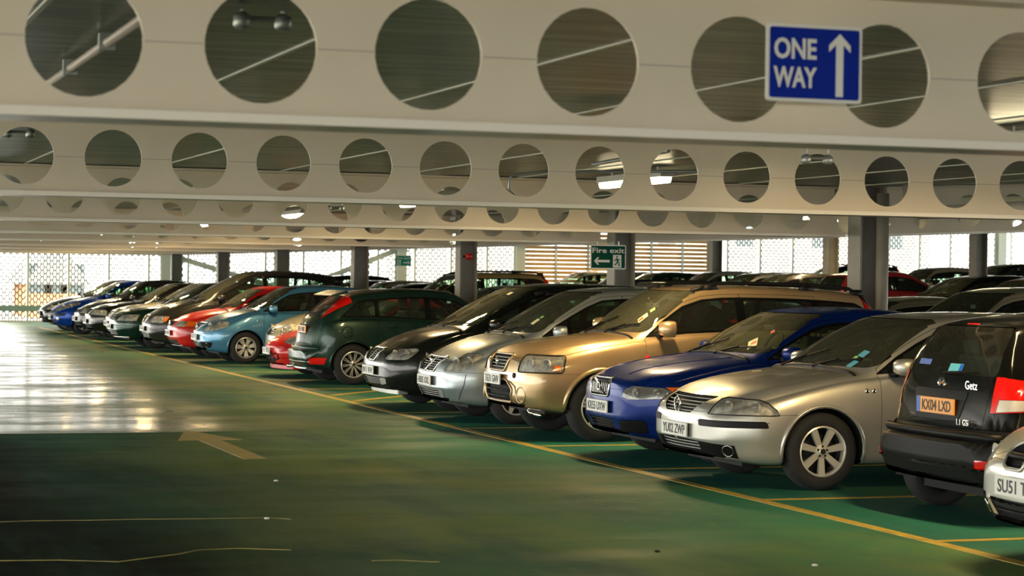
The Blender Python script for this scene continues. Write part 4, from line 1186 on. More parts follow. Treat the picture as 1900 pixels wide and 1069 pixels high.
# --- black small hatchback, tail outwards
def fn_getz(S, root, P):
    L = P['L']
    g = MB(); p, nn = S.surf(0, .98, 'yzr'); X = p.x+.01
    g.tube([(X, .05*math.cos(a), .965+.032*math.sin(a)) for a in [2*PI*i/20 for i in range(20)]], .006, 5, True)
    for q in ([(-.022, .024), (-.03, -.024)], [(.03, .024), (.022, -.024)], [(-.026, -.006), (.026, .006)]): g.tube([(X, a, .965+b) for a, b in q], .006, 5)
    g.build('badge', CH, root)
    p, nn = S.surf(.40, .96, 'yzr'); text('model_lettering', 'Getz', .085, CH, root, facing(p.x+.024, .40, .96, '+x'))
    p, nn = S.surf(.40, .70, 'yzr'); text('model_lettering', '1.1 GSi', .06, CH, root, facing(p.x+.026, .38, .70, '+x'))
    b = MB(); b.tube(S.path([(-.78, .60), (.78, .60)], 'yzr', -1, .02, False, .08), .03, 8); b.build('bumper_step', M['black'], root, True)
    w = MB(); a = S.path([(-.02, 1.03), (.40, 1.05)], 'yzr', -1, .015, False, .1); w.tube(a, .010, 5); w.build('rear_wiper', M['black'], root)
    p, nn = S.surf(-.0, 1.36, 'yzr'); rbox('high_brake_lamp', (.02, .16, .035), M['redlens'], root, .008, 2, (p.x-.03, 0, 1.375))
    sticker(S, root, .10, 1.06, .0, .0, M['cyan']) if False else None
    for (yy, zz, ww, hh_, mm) in ((.10, 1.075, .17, .055, 'cyan'), (.17, 1.075, .045, .05, 'blue'), (-.38, 1.10, .2, .04, 'blue')):
        V = []; 
        for (a, b_) in ((-.5, -.5), (.5, -.5), (.5, .5), (-.5, .5)):
            q, n2 = S.surf(yy+a*ww, zz+b_*hh_, 'yzr'); V.append(q+n2*.003)
        mesh('sticker', V, [(0, 1, 2, 3)], M[mm], root)
getz = mk(HATCH, L=3.81, W=1.665, H=1.49, paint=paints['black'], px=2.1, rx=3.36, rz=1.40, bx=3.66, bz=1.02, tail=[(3.73, .90), (3.81, .60)], dt=3.2, db=3.42, xr=3.22, xf=.78, xC=2.9, R=.285,
    wh='steel', rbz=.66, rwb=(.60, 1.03), rwt=(.52, 1.37), tg=[(-.56, .66), (.56, .66), (.60, .98), (.56, 1.03), (-.56, 1.03), (-.60, .98)], tw=.84, rbow=.10, rrake=.12, rz0=.52,
    feat=[('tail_lamp', 'r', [(.615, .78), (.90, .80), (1.04, .88), (1.08, .95), (1.00, .975), (.70, 1.03), (.64, 1.03)], 'red'),
          ('reversing_lamp', 'r', [(.66, .79), (.89, .808), (1.0, .86), (.86, .875), (.68, .875)], 'clear'),
          ('plate_recess', 'yzr', rnd([(-.30, .70), (.30, .70), (.37, .92), (-.37, .92)], .04, 3), 'black'),
          ('rear_reflector', 'r', rnd([(.55, .40), (.66, .40), (.66, .46), (.55, .46)], .01, 2), 'red'),
          ('headlight', 'f', rnd([(.42, .60), (.90, .62), (.86, .76), (.55, .74)], .03, 2), 'lamp')],
    plates=[(.0, -.0, .80, '+x', 'KX04 LXD', PY, True, 0)], fn=fn_getz, bumpmat=M['black'])
# --- silver cream saloon, kidney grille
bmw = mk(SALOON, L=4.52, W=1.82, H=1.42, paint=paints['bmw'], tail=[(4.3, 1.04), (4.45, 1.0), (4.52, .7)], nz=.62, hz=.75, wh='five2', bow=.20, nw=.62,
    feat=[('headlight', 'f', rnd([(.40, .62), (.56, .58), (.92, .66), (.98, .73), (.52, .71)], .03, 2), 'lamp'),
          ('kidney_grille', 'yz', rnd([(.03, .60), (.24, .60), (.28, .70), (.22, .735), (.03, .735)], .04, 3), 'grille1'),
          ('kidney_grille', 'yz', rnd([(-.24, .60), (-.03, .60), (-.03, .735), (-.22, .735), (-.28, .70)], .04, 3), 'grille1'),
          ('lower_grille', 'yz', rnd([(-.40, .25), (.40, .25), (.46, .40), (-.46, .40)], .03, 2), 'grille3'),
          ('side_intake', 'f', rnd([(.46, .26), (.60, .28), (.58, .43), (.44, .42)], .02, 2), 'recess')],
    outl=[('kidney_surround', 'yz', rnd([(.02, .585), (.25, .585), (.295, .70), (.225, .75), (.02, .75)], .04, 3), .010, paints['bmw'], None),
          ('kidney_surround', 'yz', rnd([(-.25, .585), (-.02, .585), (-.02, .75), (-.225, .75), (-.295, .70)], .04, 3), .010, paints['bmw'], None)],
    fn=lambda S, root, P: [disc(S, root, 'fog_lamp', .52, .33, 'f', sg, .045, CH, .01, depth=.02) for sg in (-1, 1)]+[disc(S, root, 'badge', 0, .79, 'yz', -1, .036, M['blue'], .008)],
    plates=[(-.015, 0, .49, '-x', 'SU51 TGV', PW, False, 0)])

FRONT = [ # spec, X, Y, rz, name, label, extra
 (bmw, 6.67, 10.58, 0, 'silver cream saloon car with twin oval grille, cut by the right edge of the photo'),
 (getz, 7.50, 13.25, PI, 'glossy black hatchback parked tail outwards with an orange rear plate'),
 (passat, 6.78, 15.85, 0, 'silver-beige estate car with seven-spoke wheels and a black bumper strip'),
 (volvo, 7.02, 18.2, 0, 'dark blue saloon car with a slanted bar across its chrome mesh grille'),
 (crv, 6.88, 20.75, 0, 'gold off-roader with black roof rails and square headlights'),
 (meriva, 6.86, 23.2, 0, 'silver-grey compact people carrier beside the gold off-roader, tall slanted headlights'),
 (zafira, 6.86, 25.65, 0, 'green-black people carrier next to the yellow hatched bay lines'),
 (focus, 7.22, 31.5, PI, 'dark green hatchback parked tail outwards with tall red tail lamps beside its rear window'),
 (roadster, 7.27, 33.45, 0, 'low red coupe poking its nose out behind the dark green hatchback'),
 (cream, 7.85, 36.1, 0, 'cream bubble-shaped small car with round headlights behind the low red coupe'),
 (polo, 7.08, 38.75, 0, 'light blue hatchback with seven-petal wheel covers'),
 (oldpolo, 7.03, 41.3, 0, 'older red hatchback with amber indicators left of the light blue one'),
 (alhambra, 6.93, 43.8, 0, 'large black people carrier with long curved roof rails behind the older red hatchback'),
 (greens, 6.62, 46.3, 0, 'bottle green saloon car with wide pale headlights'),
 (olives, 6.90, 48.8, 0, 'olive gold saloon car peeping over the bottle green one'),
 (blacks, 6.76, 51.3, 0, 'black saloon car with a silver bumper line, left of the olive gold one'),
 (greyh, 6.82, 53.8, 0, 'dark grey hatchback between the black saloon and the strong blue hatchback'),
 (p206, 6.52, 56.3, 0, 'strong blue hatchback with swept-back headlights and a black nose band'),
 (last, 6.52, 58.8, 0, 'black hatchback farthest down the row, behind the strong blue one'),
]
car_roots = []
for (P, X, Y, rz, lab) in FRONT:
    nm = 'people_carrier' if 'people carrier' in lab else 'off_roader' if 'off-roader' in lab else 'saloon_car' if 'saloon' in lab else 'estate_car' if 'estate' in lab else 'coupe_car' if 'coupe poking' in lab else 'hatchback_car'
    car_roots.append(car(P, nm, lab, 'car', X, Y, rz))
# ------------------------------------------------------------------ the place
def floor_mat():
    m, nt, b = newmat('green_deck_coating'); N = nt.nodes; Lk = nt.links.new
    tc = N.new('ShaderNodeTexCoord'); sp = N.new('ShaderNodeSeparateXYZ'); Lk(tc.outputs['Object'], sp.inputs[0])
    def noise(sc, st=(1, 1, 1), det=5, rough=.55):
        mp = N.new('ShaderNodeMapping'); mp.inputs['Scale'].default_value = st; Lk(tc.outputs['Object'], mp.inputs[0])
        n = N.new('ShaderNodeTexNoise'); n.inputs['Scale'].default_value = sc; n.inputs['Detail'].default_value = det; n.inputs['Roughness'].default_value = rough
        Lk(mp.outputs[0], n.inputs['Vector']); return n.outputs[0]
    def mr(v, a, b_, c=0, d=1):
        n = N.new('ShaderNodeMapRange'); n.inputs['From Min'].default_value = a; n.inputs['From Max'].default_value = b_; n.inputs['To Min'].default_value = c; n.inputs['To Max'].default_value = d
        n.interpolation_type = 'SMOOTHSTEP'; Lk(v, n.inputs['Value']); return n.outputs[0]
    def math_(op, a, b_):
        n = N.new('ShaderNodeMath'); n.operation = op
        for i, q in enumerate((a, b_)):
            if isinstance(q, (int, float)): n.inputs[i].default_value = q
            else: Lk(q, n.inputs[i])
        return n.outputs[0]
    def mix(f, c1, c2):
        n = N.new('ShaderNodeMixRGB')
        if isinstance(f, float): n.inputs[0].default_value = f
        else: Lk(f, n.inputs[0])
        for i, q in ((1, c1), (2, c2)):
            if isinstance(q, tuple): n.inputs[i].default_value = (*q, 1)
            else: Lk(q, n.inputs[i])
        return n.outputs[0]
    # coating with worn patches; their yellow paints in the lamps' reflection
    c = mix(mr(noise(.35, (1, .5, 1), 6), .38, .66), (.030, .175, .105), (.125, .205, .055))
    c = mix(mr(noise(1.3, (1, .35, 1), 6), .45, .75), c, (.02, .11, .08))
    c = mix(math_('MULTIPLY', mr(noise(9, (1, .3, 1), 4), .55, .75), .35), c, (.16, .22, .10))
    # aisle's left part: tyre dirt, with the floor's shadow line painted into it
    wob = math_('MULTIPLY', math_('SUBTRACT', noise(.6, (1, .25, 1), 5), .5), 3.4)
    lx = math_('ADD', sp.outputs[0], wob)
    dirt_shade = math_('MULTIPLY', mr(lx, 1.3, 4.5, 1, 0), mr(sp.outputs[1], 21.8, 21.9, 1, .2))
    dirt_shade = math_('MULTIPLY', dirt_shade, mr(noise(1.6, (1, .2, 1), 6, .7), .25, .55, .8, 1))
    c = mix(dirt_shade, c, (.008, .012, .008))
    # bays are a little bluer
    c = mix(mr(sp.outputs[0], 6.9, 7.0, 0, .45), c, (.006, .11, .11))
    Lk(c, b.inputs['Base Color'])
    ro = mr(noise(.9, (.5, 1.2, 1), 6, .6), .35, .65, .12, .28)
    far = math_('MULTIPLY', mr(sp.outputs[1], 21.8, 21.9), mr(math_('SUBTRACT', sp.outputs[0], math_('MULTIPLY', sp.outputs[1], .045)), 2.2, 4.6, 1, 0))
    near = mr(far, 0, 1, .40, .0)
    sl_ = math_('MULTIPLY', math_('SUBTRACT', 1, math_('MULTIPLY', dirt_shade, .85)), .10)
    Lk(math_('MAXIMUM', mr(far, 0, 1, 0, .75), sl_), b.inputs['Specular IOR Level'])
    Lk(math_('ADD', ro, near), b.inputs['Roughness'])
    bp = N.new('ShaderNodeBump'); bp.inputs['Strength'].default_value = .22; bp.inputs['Distance'].default_value = .006
    Lk(noise(3.2, (.6, 1.5, 1), 6, .6), bp.inputs['Height']); Lk(bp.outputs[0], b.inputs['Normal'])
    return m
def ceil_mat():
    m, nt, b = newmat('soffit_deck'); N = nt.nodes; Lk = nt.links.new
    tc = N.new('ShaderNodeTexCoord')
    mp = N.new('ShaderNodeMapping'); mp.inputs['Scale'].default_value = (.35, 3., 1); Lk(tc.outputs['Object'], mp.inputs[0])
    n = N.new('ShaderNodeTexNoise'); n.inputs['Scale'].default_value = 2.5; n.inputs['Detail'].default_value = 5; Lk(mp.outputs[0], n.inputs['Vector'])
    r = N.new('ShaderNodeValToRGB'); r.color_ramp.elements[0].color = (.08, .10, .085, 1); r.color_ramp.elements[1].color = (.32, .38, .32, 1); r.color_ramp.elements[0].position = .35; r.color_ramp.elements[1].position = .7  # pale streaks along x: light reflected in the deck, painted into its colour
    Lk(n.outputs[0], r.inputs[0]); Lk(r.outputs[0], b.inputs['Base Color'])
    b.inputs['Roughness'].default_value = .33; b.inputs['Metallic'].default_value = .45
    return m
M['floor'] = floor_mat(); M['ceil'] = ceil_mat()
M['beam'] = noisy('beam_cream_paint', (.64, .565, .42), (.70, .625, .475), 1.5, (.34, .46))
M['flange'] = simple('flange_highlight_gloss', (.80, .75, .62), .25)  # lighter than the web: the lower edge's highlight is in the colour
M['seam'] = simple('beam_seam', (.42, .37, .29), .5)
M['col'] = noisy('column_paint', (.19, .18, .15), (.24, .23, .19), 3, (.4, .55))
M['yline'] = noisy('yellow_road_paint', (.33, .235, .03), (.50, .36, .05), 8, (.4, .6), lo=.3, hi=.6)
M['yworn'] = noisy('worn_yellow_paint', (.20, .19, .06), (.42, .34, .09), 5, (.4, .6), lo=.35, hi=.6)
M['galv'] = simple('galvanised_steel', (.42, .45, .42), .4, .6)
M['pale'] = simple('pale_grey_paint', (.62, .66, .60), .5)
M['mesh'] = simple('expanded_metal', (.26, .26, .23), .5, .2)
M['joint'] = simple('joint_strip', (.62, .62, .52), .4)
M['pipe'] = simple('grey_pipe', (.40, .36, .29), .4)
M['lampbody'] = simple('lamp_body', (.55, .54, .48), .5)
M['glow'] = simple('lamp_glow', (1, .9, .7), .4, emit=(1., .83, .52), estr=14)
M['wood'] = noisy('cedar_slats', (.74, .40, .13), (.90, .58, .25), 3, (.5, .7), stretch=(.4, 6, 6))
M['signblue'] = simple('sign_blue', (.003, .022, .30), .6, spec=.1)
M['signgreen'] = simple('sign_green', (.003, .07, .04), .6, spec=.1)
M['signteal'] = simple('sign_bright_green', (.0, .36, .2), .6, spec=.1)
M['signwhite'] = simple('sign_white', (.78, .77, .70), .4)
M['slabedge'] = simple('outside_concrete', (.62, .60, .54), .8)
M['brick'] = noisy('brown_cladding', (.50, .22, .10), (.62, .34, .18), 2, (.7, .9))
M['render'] = noisy('pale_render', (.66, .65, .60), (.74, .73, .68), 1, (.7, .9))
M['bglass'] = simple('building_glass', (.12, .16, .18), .2)
M['alarm'] = simple('alarm_red', (.5, .01, .01), .35)
XL, XR, YB = -6.2, 47., -38.
# deck and soffit
def sheet(nm, th, zf, z0, mat, kind, up):
    xs = [XL, XC_, XR]; V = []
    for x in xs:
        for y in (YB, YF+.6): V += [(x, y, z0+zf(x)), (x, y, z0+zf(x)+th*up)]
    F = []
    for i in (0, 1):
        a, b = 4*i, 4*(i+1)
        F += [(a, b, b+2, a+2), (a+1, a+3, b+3, b+1), (a, a+1, b+1, b), (a+2, b+2, b+3, a+3)]
    F += [(0, 2, 3, 1), (8, 9, 11, 10)]
    o = mesh(nm, V, F, mat); o['kind'] = 'structure'; return o
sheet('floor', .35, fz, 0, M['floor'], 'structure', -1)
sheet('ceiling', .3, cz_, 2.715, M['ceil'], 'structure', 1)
g = MB()
for i in range(-5, 36):
    x = .98+1.31*i
    if XL < x < XR: g.box((x-.012, YB+.2, 2.705+cz_(x)), (x+.012, YF, 2.715+cz_(x)))
o = g.build('trim_1', M['joint']); o['kind'] = 'structure'

# perforated beams
DK = [7.115+7.5*k for k in range(-1, 9)]
PIT, RH, ZC, ZB, ZT = .5874, .1925, 2.403, 2.135, 2.705
def web(x0, x1, n=28):
    """plate with a row of round holes, in the XZ plane, 12 mm thick"""
    V = []; F = []; t = .007
    k0 = math.ceil((x0+.25-.335)/PIT); k1 = math.floor((x1-.3-.335)/PIT)
    zb, zt = ZB+.028, ZT-.02
    def quad(a, b):
        i = len(V); V.extend([(a, -t, zb), (b, -t, zb), (b, -t, zt), (a, -t, zt), (a, t, zb), (b, t, zb), (b, t, zt), (a, t, zt)])
        F.extend([(i, i+1, i+2, i+3), (i+5, i+4, i+7, i+6)])
    xa = .335+PIT*(k0-.5); xb = .335+PIT*(k1+.5)
    quad(x0, xa); quad(xb, x1)
    for k in range(k0, k1+1):
        c = .335+PIT*k; hx = PIT/2; i0 = len(V)
        for s in (-t, t):
            for j in range(n):
                a = 2*PI*(j+.5)/n; V.append((c+RH*math.cos(a), s, ZC+RH*math.sin(a)))
            for j in range(n):
                a = 2*PI*(j+.5)/n; ca, sa = math.cos(a), math.sin(a)
                q = min(hx/max(abs(ca), 1e-6), ((zt-ZC) if sa > 0 else (ZC-zb))/max(abs(sa), 1e-6)); V.append((c+q*ca, s, ZC+q*sa))
        cnr = {}
        for s_i, s in ((0, -t), (1, t)):
            b0 = i0+s_i*2*n
            for j in range(n):
                j2 = (j+1) % n; q = [b0+j, b0+n+j, b0+n+j2, b0+j2]
                p, r_ = V[b0+n+j], V[b0+n+j2]
                if abs(p[0]-r_[0]) > 1e-5 and abs(p[2]-r_[2]) > 1e-5:   # corner
                    V.append((c+math.copysign(hx, p[0]-c+r_[0]-c), s, zt if p[2]+r_[2] > 2*ZC else zb)); q.insert(2, len(V)-1)
                F.append(tuple(q[::-1]) if s_i == 0 else tuple(q))
        for j in range(n):
            j2 = (j+1) % n; F.append((i0+j, i0+j2, i0+2*n+j2, i0+2*n+j))
    return V, F
def flanges(x0, x1):
    g = MB(); g.box((x0, -.15, ZB), (x1, .15, ZB+.022)); g.box((x0, -.15, ZT-.022), (x1, .15, ZT)); return g
ordn = ['first', 'second', 'third', 'fourth', 'fifth', 'sixth', 'seventh', 'eighth', 'ninth', 'tenth']
def beam(x0, x1):
    r = empty('perforated_beam', (0, 0, 0)); V, F = web(x0, x1); mesh('web', V, F, M['beam'], r)
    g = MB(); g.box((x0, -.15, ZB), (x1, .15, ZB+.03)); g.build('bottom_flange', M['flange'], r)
    g = MB(); g.box((x0, -.15, ZT-.022), (x1, .15, ZT)); g.build('top_flange', M['beam'], r)
    g = MB(); k0 = math.ceil((x0+.25-.335)/PIT); k1 = math.floor((x1-.3-.335)/PIT)
    for k in range(k0, k1): c = .335+PIT*(k+.5); g.box((c-PIT/2+RH+.004, -.0085, ZC-.0025), (c+PIT/2-RH-.004, .0085, ZC+.0025))
    o = g.build('weld_seam', M['seam'], r); o['kind'] = 'stuff'
    return r
def dup(root):
    r = root.copy(); C.objects.link(r)
    for ch in root.children:
        c = ch.copy(); C.objects.link(c); c.parent = r; c.matrix_parent_inverse = ch.matrix_parent_inverse
        for g_ in ch.children:
            d = g_.copy(); C.objects.link(d); d.parent = c
    return r
b0 = beam(XL, XC_-.16)
vis = 0
for i, y in enumerate(DK):
    if i == 0: continue
    b = b0 if i == 1 else dup(b0)
    b.location = (0, y, 0)
    w = {1: 'cream beam with large round holes nearest the camera, carrying the blue sign', 2: 'cream perforated beam, second from the camera, seen just under the nearest one',
         3: 'cream perforated beam, third from the camera, ending at the nearest big column'}.get(i, 'cream perforated beam over the driving lane, %s from the camera' % ordn[i-1])
    tag(b, w, 'beam', 'cream perforated beams over the driving lane')
SL = math.atan(.043)
b1 = None
for i, y in enumerate(DK):
    if i < 2: continue
    if b1 is None:
        b1 = beam(XC_+.16, XR); b = b1
    else: b = dup(b1)
    # the beam rises with the soffit: pivot at the column line
    b.rotation_euler = (0, -SL, 0); b.location = (XC_-XC_*math.cos(SL), y, -XC_*math.sin(SL)+.0) if False else (0, 0, 0)
    Mx = Matrix.Translation((XC_, y, 0)) @ Matrix.Rotation(-SL, 4, 'Y') @ Matrix.Translation((-XC_, 0, 0))
    b.matrix_world = Mx
    tag(b, 'cream perforated beam sloping up to the right of the column line, %s of them from the camera' % ordn[i-2], 'beam', 'cream perforated beams right of the column line')
# columns
def column(x, y, zt):
    r = empty('steel_column', (x, y, fz(x)))
    for sg in (-1, 1):
        g = MB(); g.box((sg*.15-.012, -.15, 0), (sg*.15+.012, .15, zt)); g.build('flange', M['col'], r)
    g = MB(); g.box((-.14, -.008, 0), (.14, .008, zt)); g.build('web', M['col'], r)
    g = MB(); g.box((-.22, -.22, 0), (.22, .22, .02)); g.build('base_plate', M['col'], r)
    return r
cnames = {3: 'thick steel column nearest the camera, behind the roof of the gold off-roader', 4: 'steel column behind the fire exit sign with the left-pointing arrow',
          5: 'steel column rising behind the green-black people carrier and the dark green hatchback', 6: 'steel column behind the light blue hatchback roof', 7: 'steel column just right of the black people carrier rails, third from the far end of its line',
          8: 'steel column above the middle of the parked row, second from the far end of its line', 9: 'steel column farthest away in the line behind the parked row'}
colr = None
for k in range(2, 10):
    y = DK[k-1+1]-.55 if k < 10 else 0
    y = 7.115+7.5*(k-1)-.5
    if k < 3: continue
    r = column(XC_, y, 2.70)
    if k == 3:
        g = MB(); g.tube([(.06, -.25, .0), (.06, -.25, 2.62)], .07, 16)
        p = g.build('downpipe', M['col'], None, True); p.location = (XC_, y, 0)
        tag(p, 'dark vertical drain pipe fixed to the front of the nearest thick column', 'pipe')
    tag(r, cnames[k], 'column', 'steel columns behind the parked row')
for k in (3, 4, 5, 6, 7, 8, 9):
    r = column(26.5, 7.115+7.5*(k-1)-.5, 2.70+.043*(26.5-XC_)-fz(26.5))
    w = {7: 'distant steel column right of the red coupe, standing among the far cars'}.get(k, 'distant steel column in the second line, number %s from the front' % ordn[k-3])
    tag(r, w, 'column', 'distant steel columns of the second line')

# far screen wall: mullions, expanded metal, louvre, braces
def expanded(w, h, cw=.195, ch=.10, t=.038):
    g = MB(); nx = int(round(w/cw)); nz = int(h/ch); cw = w/nx
    V = []; F = []
    def bar(a, b):
        d = Vector(b)-Vector(a); n = Vector((-d.y, d.x)).normalized()*t*.5; i = len(V)
        for yy in (-.006, .006):
            for q in (Vector(a)+n, Vector(a)-n, Vector(b)-n, Vector(b)+n): V.append((q.x, yy, q.y))
        F.extend([(i, i+1, i+2, i+3), (i+7, i+6, i+5, i+4), (i, i+3, i+7, i+4), (i+1, i+5, i+6, i+2)])
    for r_ in range(nz):
        for c in range(nx):
            x = c*cw+(cw/2 if r_ % 2 else 0); z = r_*ch
            for e in (-1, 1):
                if r_ < nz-1:
                    xx = x+cw/2; bar((x+cw*.16 if e > 0 else x-cw*.16, z+.0), (x+e*cw*.36, z+ch)) if 0 <= x+e*cw*.36 <= w else None
            if x+cw*.16 <= w: bar((max(0, x-cw*.16), z), (x+cw*.16, z))
    return V, F
PWD = 1.25
V, F = expanded(PWD-.08, 2.65)
mullx = []
x = at_y(52, 500, YF).x-PWD*3
while x < XR: mullx.append(x); x += PWD
louv = (at_y(970, 480, YF).x, at_y(1322, 480, YF).x)
screen = empty('screen_wall', (0, YF, 0)); tag(screen, 'tall grey posts of the bright far screen wall, standing at even steps', 'wall frame')
proto = None; np_ = 0
gm = MB()
for i, x in enumerate(mullx):
    if louv[0]-.3 < x < louv[1]-.2: continue
    gm = MB(); gm.box((x-.035, -.05, fz(x)), (x+.035, .05, 2.70+cz_(x))); gm.build('mullion', M['pale'], screen)
pan = None
for i, x in enumerate(mullx[:-1]):
    if x+PWD > louv[0]+.2 and x < louv[1]-.6: continue
    if pan is None: pan = mesh('mesh_panel', V, F, M['mesh']); p = pan
    else: p = pan.copy(); C.objects.link(p)
    p.location = (x+.04, YF, fz(x)+.02+.0)
    p.rotation_euler = (0, 0, 0)
    tag(p, 'expanded metal panel with diamond openings in the far screen wall', 'mesh panel', 'expanded metal panels of the far screen wall')
g = MB(); g.box((XL, YF-.14, .34), (11.2, YF-.08, .52)); o = g.build('guard_rail', simple('rail_teal', (.22, .34, .31), .5)); tag(o, 'long horizontal grey-green guard rail low across the bright far end', 'rail')
# the base kerb of the screen
g = MB(); g.box((XL, YF-.06, 0), (XR, YF+.06, .06)); o = g.build('baseboard_far', M['pale']); o['kind'] = 'structure'
lv = empty('timber_louvre', (0, YF, 0)); tag(lv, 'wall of horizontal orange timber slats behind the fire exit sign', 'louvre')
g = MB(); x0, x1 = louv
z = fz(x0)+.1
while z < 2.50+cz_(x0):
    g.box((x0, -.03, z), (x1, .03, z+.112)); z += .14
o = g.build('slat', M['wood'], lv); o['kind'] = 'stuff'
n = 6
for i in range(n+1):
    xx = x0+(x1-x0)*i/n; g = MB(); g.box((xx-.04, -.09, fz(xx)), (xx+.04, -.03, 2.70+cz_(x0))); g.build('upright', M['galv'], lv)
for k, px in enumerate((309, 746, 966, 1325, 1860)):
    q = at_y(px, 500, YF-.45)
    r = empty('white_post', (q.x, q.y, 0)); g = MB(); g.box((-.16, -.012, 0), (.16, .012, 2.70+cz_(q.x))); g.build('flange', M['pale'], r)
    g = MB(); g.box((-.16, .28, 0), (.16, .30, 2.70+cz_(q.x))); g.build('flange', M['pale'], r)
    g = MB(); g.box((-.01, .01, 0), (.01, .29, 2.70+cz_(q.x))); g.build('web', M['pale'], r)
    tag(r, ['pale steel post at the far end just left of the darker columns', 'pale steel post behind the small bright green exit sign', 'grey-green post at the left edge of the timber slats', 'pale post at the right edge of the timber slats', 'pale post near the right edge of the photo'][k], 'post')
def brace(pa, pb, lab):
    a = at_y(*pa, YF-.2); b = at_y(*pb, YF-.2); g = MB(); g.tube([a, b], .09, 12)
    o = g.build('diagonal_brace', M['pale'], None, True); tag(o, lab, 'brace')
brace((316, 474), (540, 542), 'pale diagonal brace sloping down to the right between far columns')
brace((742, 462), (545, 540), 'pale diagonal brace sloping down to the left from the small exit sign')
g = MB(); g.hexa(*[[tuple(at_y(a, b, YF-.42+d)) for a, b in ((317, 473), (339, 473), (337, 485), (317, 485))] for d in (0, .1)]); o = g.build('gusset_box', M['galv']); tag(o, 'small grey gusset plate at the top of the left diagonal brace', 'bracket')
# outside
g = MB(); g.box((-80, YF+.7, -.6), (140, 260, -.5)); g.box((-80, -80, -.6), (XL-.1, YF+.7, -.5)); g.box((XR+.1, -80, -.6), (140, YF+.7, -.5)); g.box((XL-.1, -80, -.6), (XR+.1, YB-.1, -.5))
o = g.build('outside_ground', M['slabedge']); o['kind'] = 'structure'
def house(nm, x0, x1, y0, y1, h, mat, lab, rows, cols):
    r = empty(nm, ((x0+x1)/2, (y0+y1)/2, -.5)); w = (x1-x0)/2; d = (y1-y0)/2
    g = MB(); g.box((-w, -d, 0), (w, d, h)); g.build('walls', mat, r)
    v, f = prism([(-w-.4, h), (w+.4, h), (w*.2, h+1.6), (-w*.2, h+1.6)], -d-.4, d+.4); g = MB(); g.add(v, f); g.build('roof', M['galv'], r)
    for i in range(cols):
        for j in range(rows):
            cx_ = -w+2*w*(i+.5)/cols; zz = 1.1+j*2.8; g = MB(); g.box((cx_-.5, -d-.03, zz), (cx_+.5, -d+.02, zz+1.3)); g.build('window', M['bglass'], r)
    tag(r, lab, 'building')
house('brick_building', 1.5, 7.9, 100, 110, 1.6, M['brick'], 'low orange-brown building seen through the mesh at the far left', 1, 3)
house('brick_building', 10.3, 12.4, 96, 104, 1.5, M['brick'], 'small orange-brown shed seen through the mesh above the farthest cars', 1, 3)
house('pale_building', 33, 60, 105, 120, 5.5, M['render'], 'pale building with a grey roof behind the mesh at the right', 2, 6)
# low parapet to the left of the lane (outside the picture, carries the open side)
g = MB(); g.box((XL-.1, YB, 0), (XL+.05, YF, .25)); o = g.build('wall_left', M['slabedge']); o['kind'] = 'structure'

# painted markings
def flat(nm, pts, mat, lab, cat, group=None, zz=.004):
    V = [(x, y, fz(x)+zz) for x, y in pts]+[(x, y, fz(x)+.0005) for x, y in pts]; n = len(pts)
    if area(pts) < 0: F = [tuple(range(n))[::-1]]
    else: F = [tuple(range(n))]
    F += [(i, i+n, (i+1) % n+n, (i+1) % n) for i in range(n)]
    o = mesh(nm, V, F, mat); tag(o, lab, cat, group); return o
XLn = 6.87
flat('painted_line', [(XLn-.05, 4), (XLn+.05, 4), (XLn+.05, 62), (XLn-.05, 62)], M['yline'], 'long yellow line running along the fronts of the parked cars', 'road marking')
ticks = [11.95, 14.5, 17.05, 19.5, 21.95, 24.5, 26.7, 29.7, 32.2, 34.75, 37.4, 40.0, 42.5, 45.0, 47.5, 50.0, 52.5, 55.0, 57.5]
near = ['cut off at the right edge under the silver cream saloon', 'in front of the black tail-out hatchback', 'between the silver-beige estate and the dark blue saloon', 'between the dark blue saloon and the gold off-roader', 'between the gold off-roader and the silver-grey people carrier', 'between the two people carriers']
for i, y in enumerate(ticks):
    flat('bay_line', [(XLn+.05, y-.04), (11.2, y-.04), (11.2, y+.04), (XLn+.05, y+.04)], M['yline'],
         'yellow bay line '+near[i] if i < len(near) else 'yellow bay line between cars in the far half of the row', 'road marking', 'yellow bay lines of the far half' if i >= len(near) else None)
for k, (a, b) in enumerate((((7.0, 26.85), (9.5, 29.55)), ((7.0, 28.1), (8.2, 29.5)), ((8.3, 26.85), (10.9, 29.5)))):
    d = Vector((b[0]-a[0], b[1]-a[1])).normalized()*.0; n = Vector((-(b[1]-a[1]), b[0]-a[0])).normalized()*.055
    flat('hatch_line', [(a[0]-n.x, a[1]-n.y), (b[0]-n.x, b[1]-n.y), (b[0]+n.x, b[1]+n.y), (a[0]+n.x, a[1]+n.y)], M['yline'], 'yellow diagonal stripe of the no-parking hatching beside the dark green hatchback', 'road marking', 'hatched stripes', .006)
def px(a, b): q = at_z(a, b, 0); return (q.x, q.y)
hb_ = px(393, 817); ax_ = hb_[0]; y1 = hb_[1]; y0 = px(469, 852)[1]; y2 = px(357, 801)[1]
xs = px(469, 852)[0]; xm = (ax_+xs)/2
flat('direction_arrow', [(xm-.105, y0), (xm+.105, y0), (xm+.105, y1), (xm+.32, y1-.05), (xm, y2+.2), (xm-.32, y1-.05), (xm-.105, y1)], M['yworn'], 'worn yellow arrow painted on the lane pointing away', 'road marking')
def scuff(pts, w, lab):
    P = [Vector(px(*p)) for p in pts]; up = []; dn = []
    for i, p in enumerate(P):
        ww = w*(.4+.6*abs(math.sin(i*2.3+1))); up.append((p.x, p.y+ww)); dn.append((p.x, p.y-ww))
    flat('worn_line', up+dn[::-1], M['yworn'], lab, 'road marking', None, .003)
scuff([(0, 969), (60, 967), (160, 966), (260, 964), (380, 963), (500, 961), (540, 964)], .012, 'faint worn pale line across the dark lane, upper of the two')
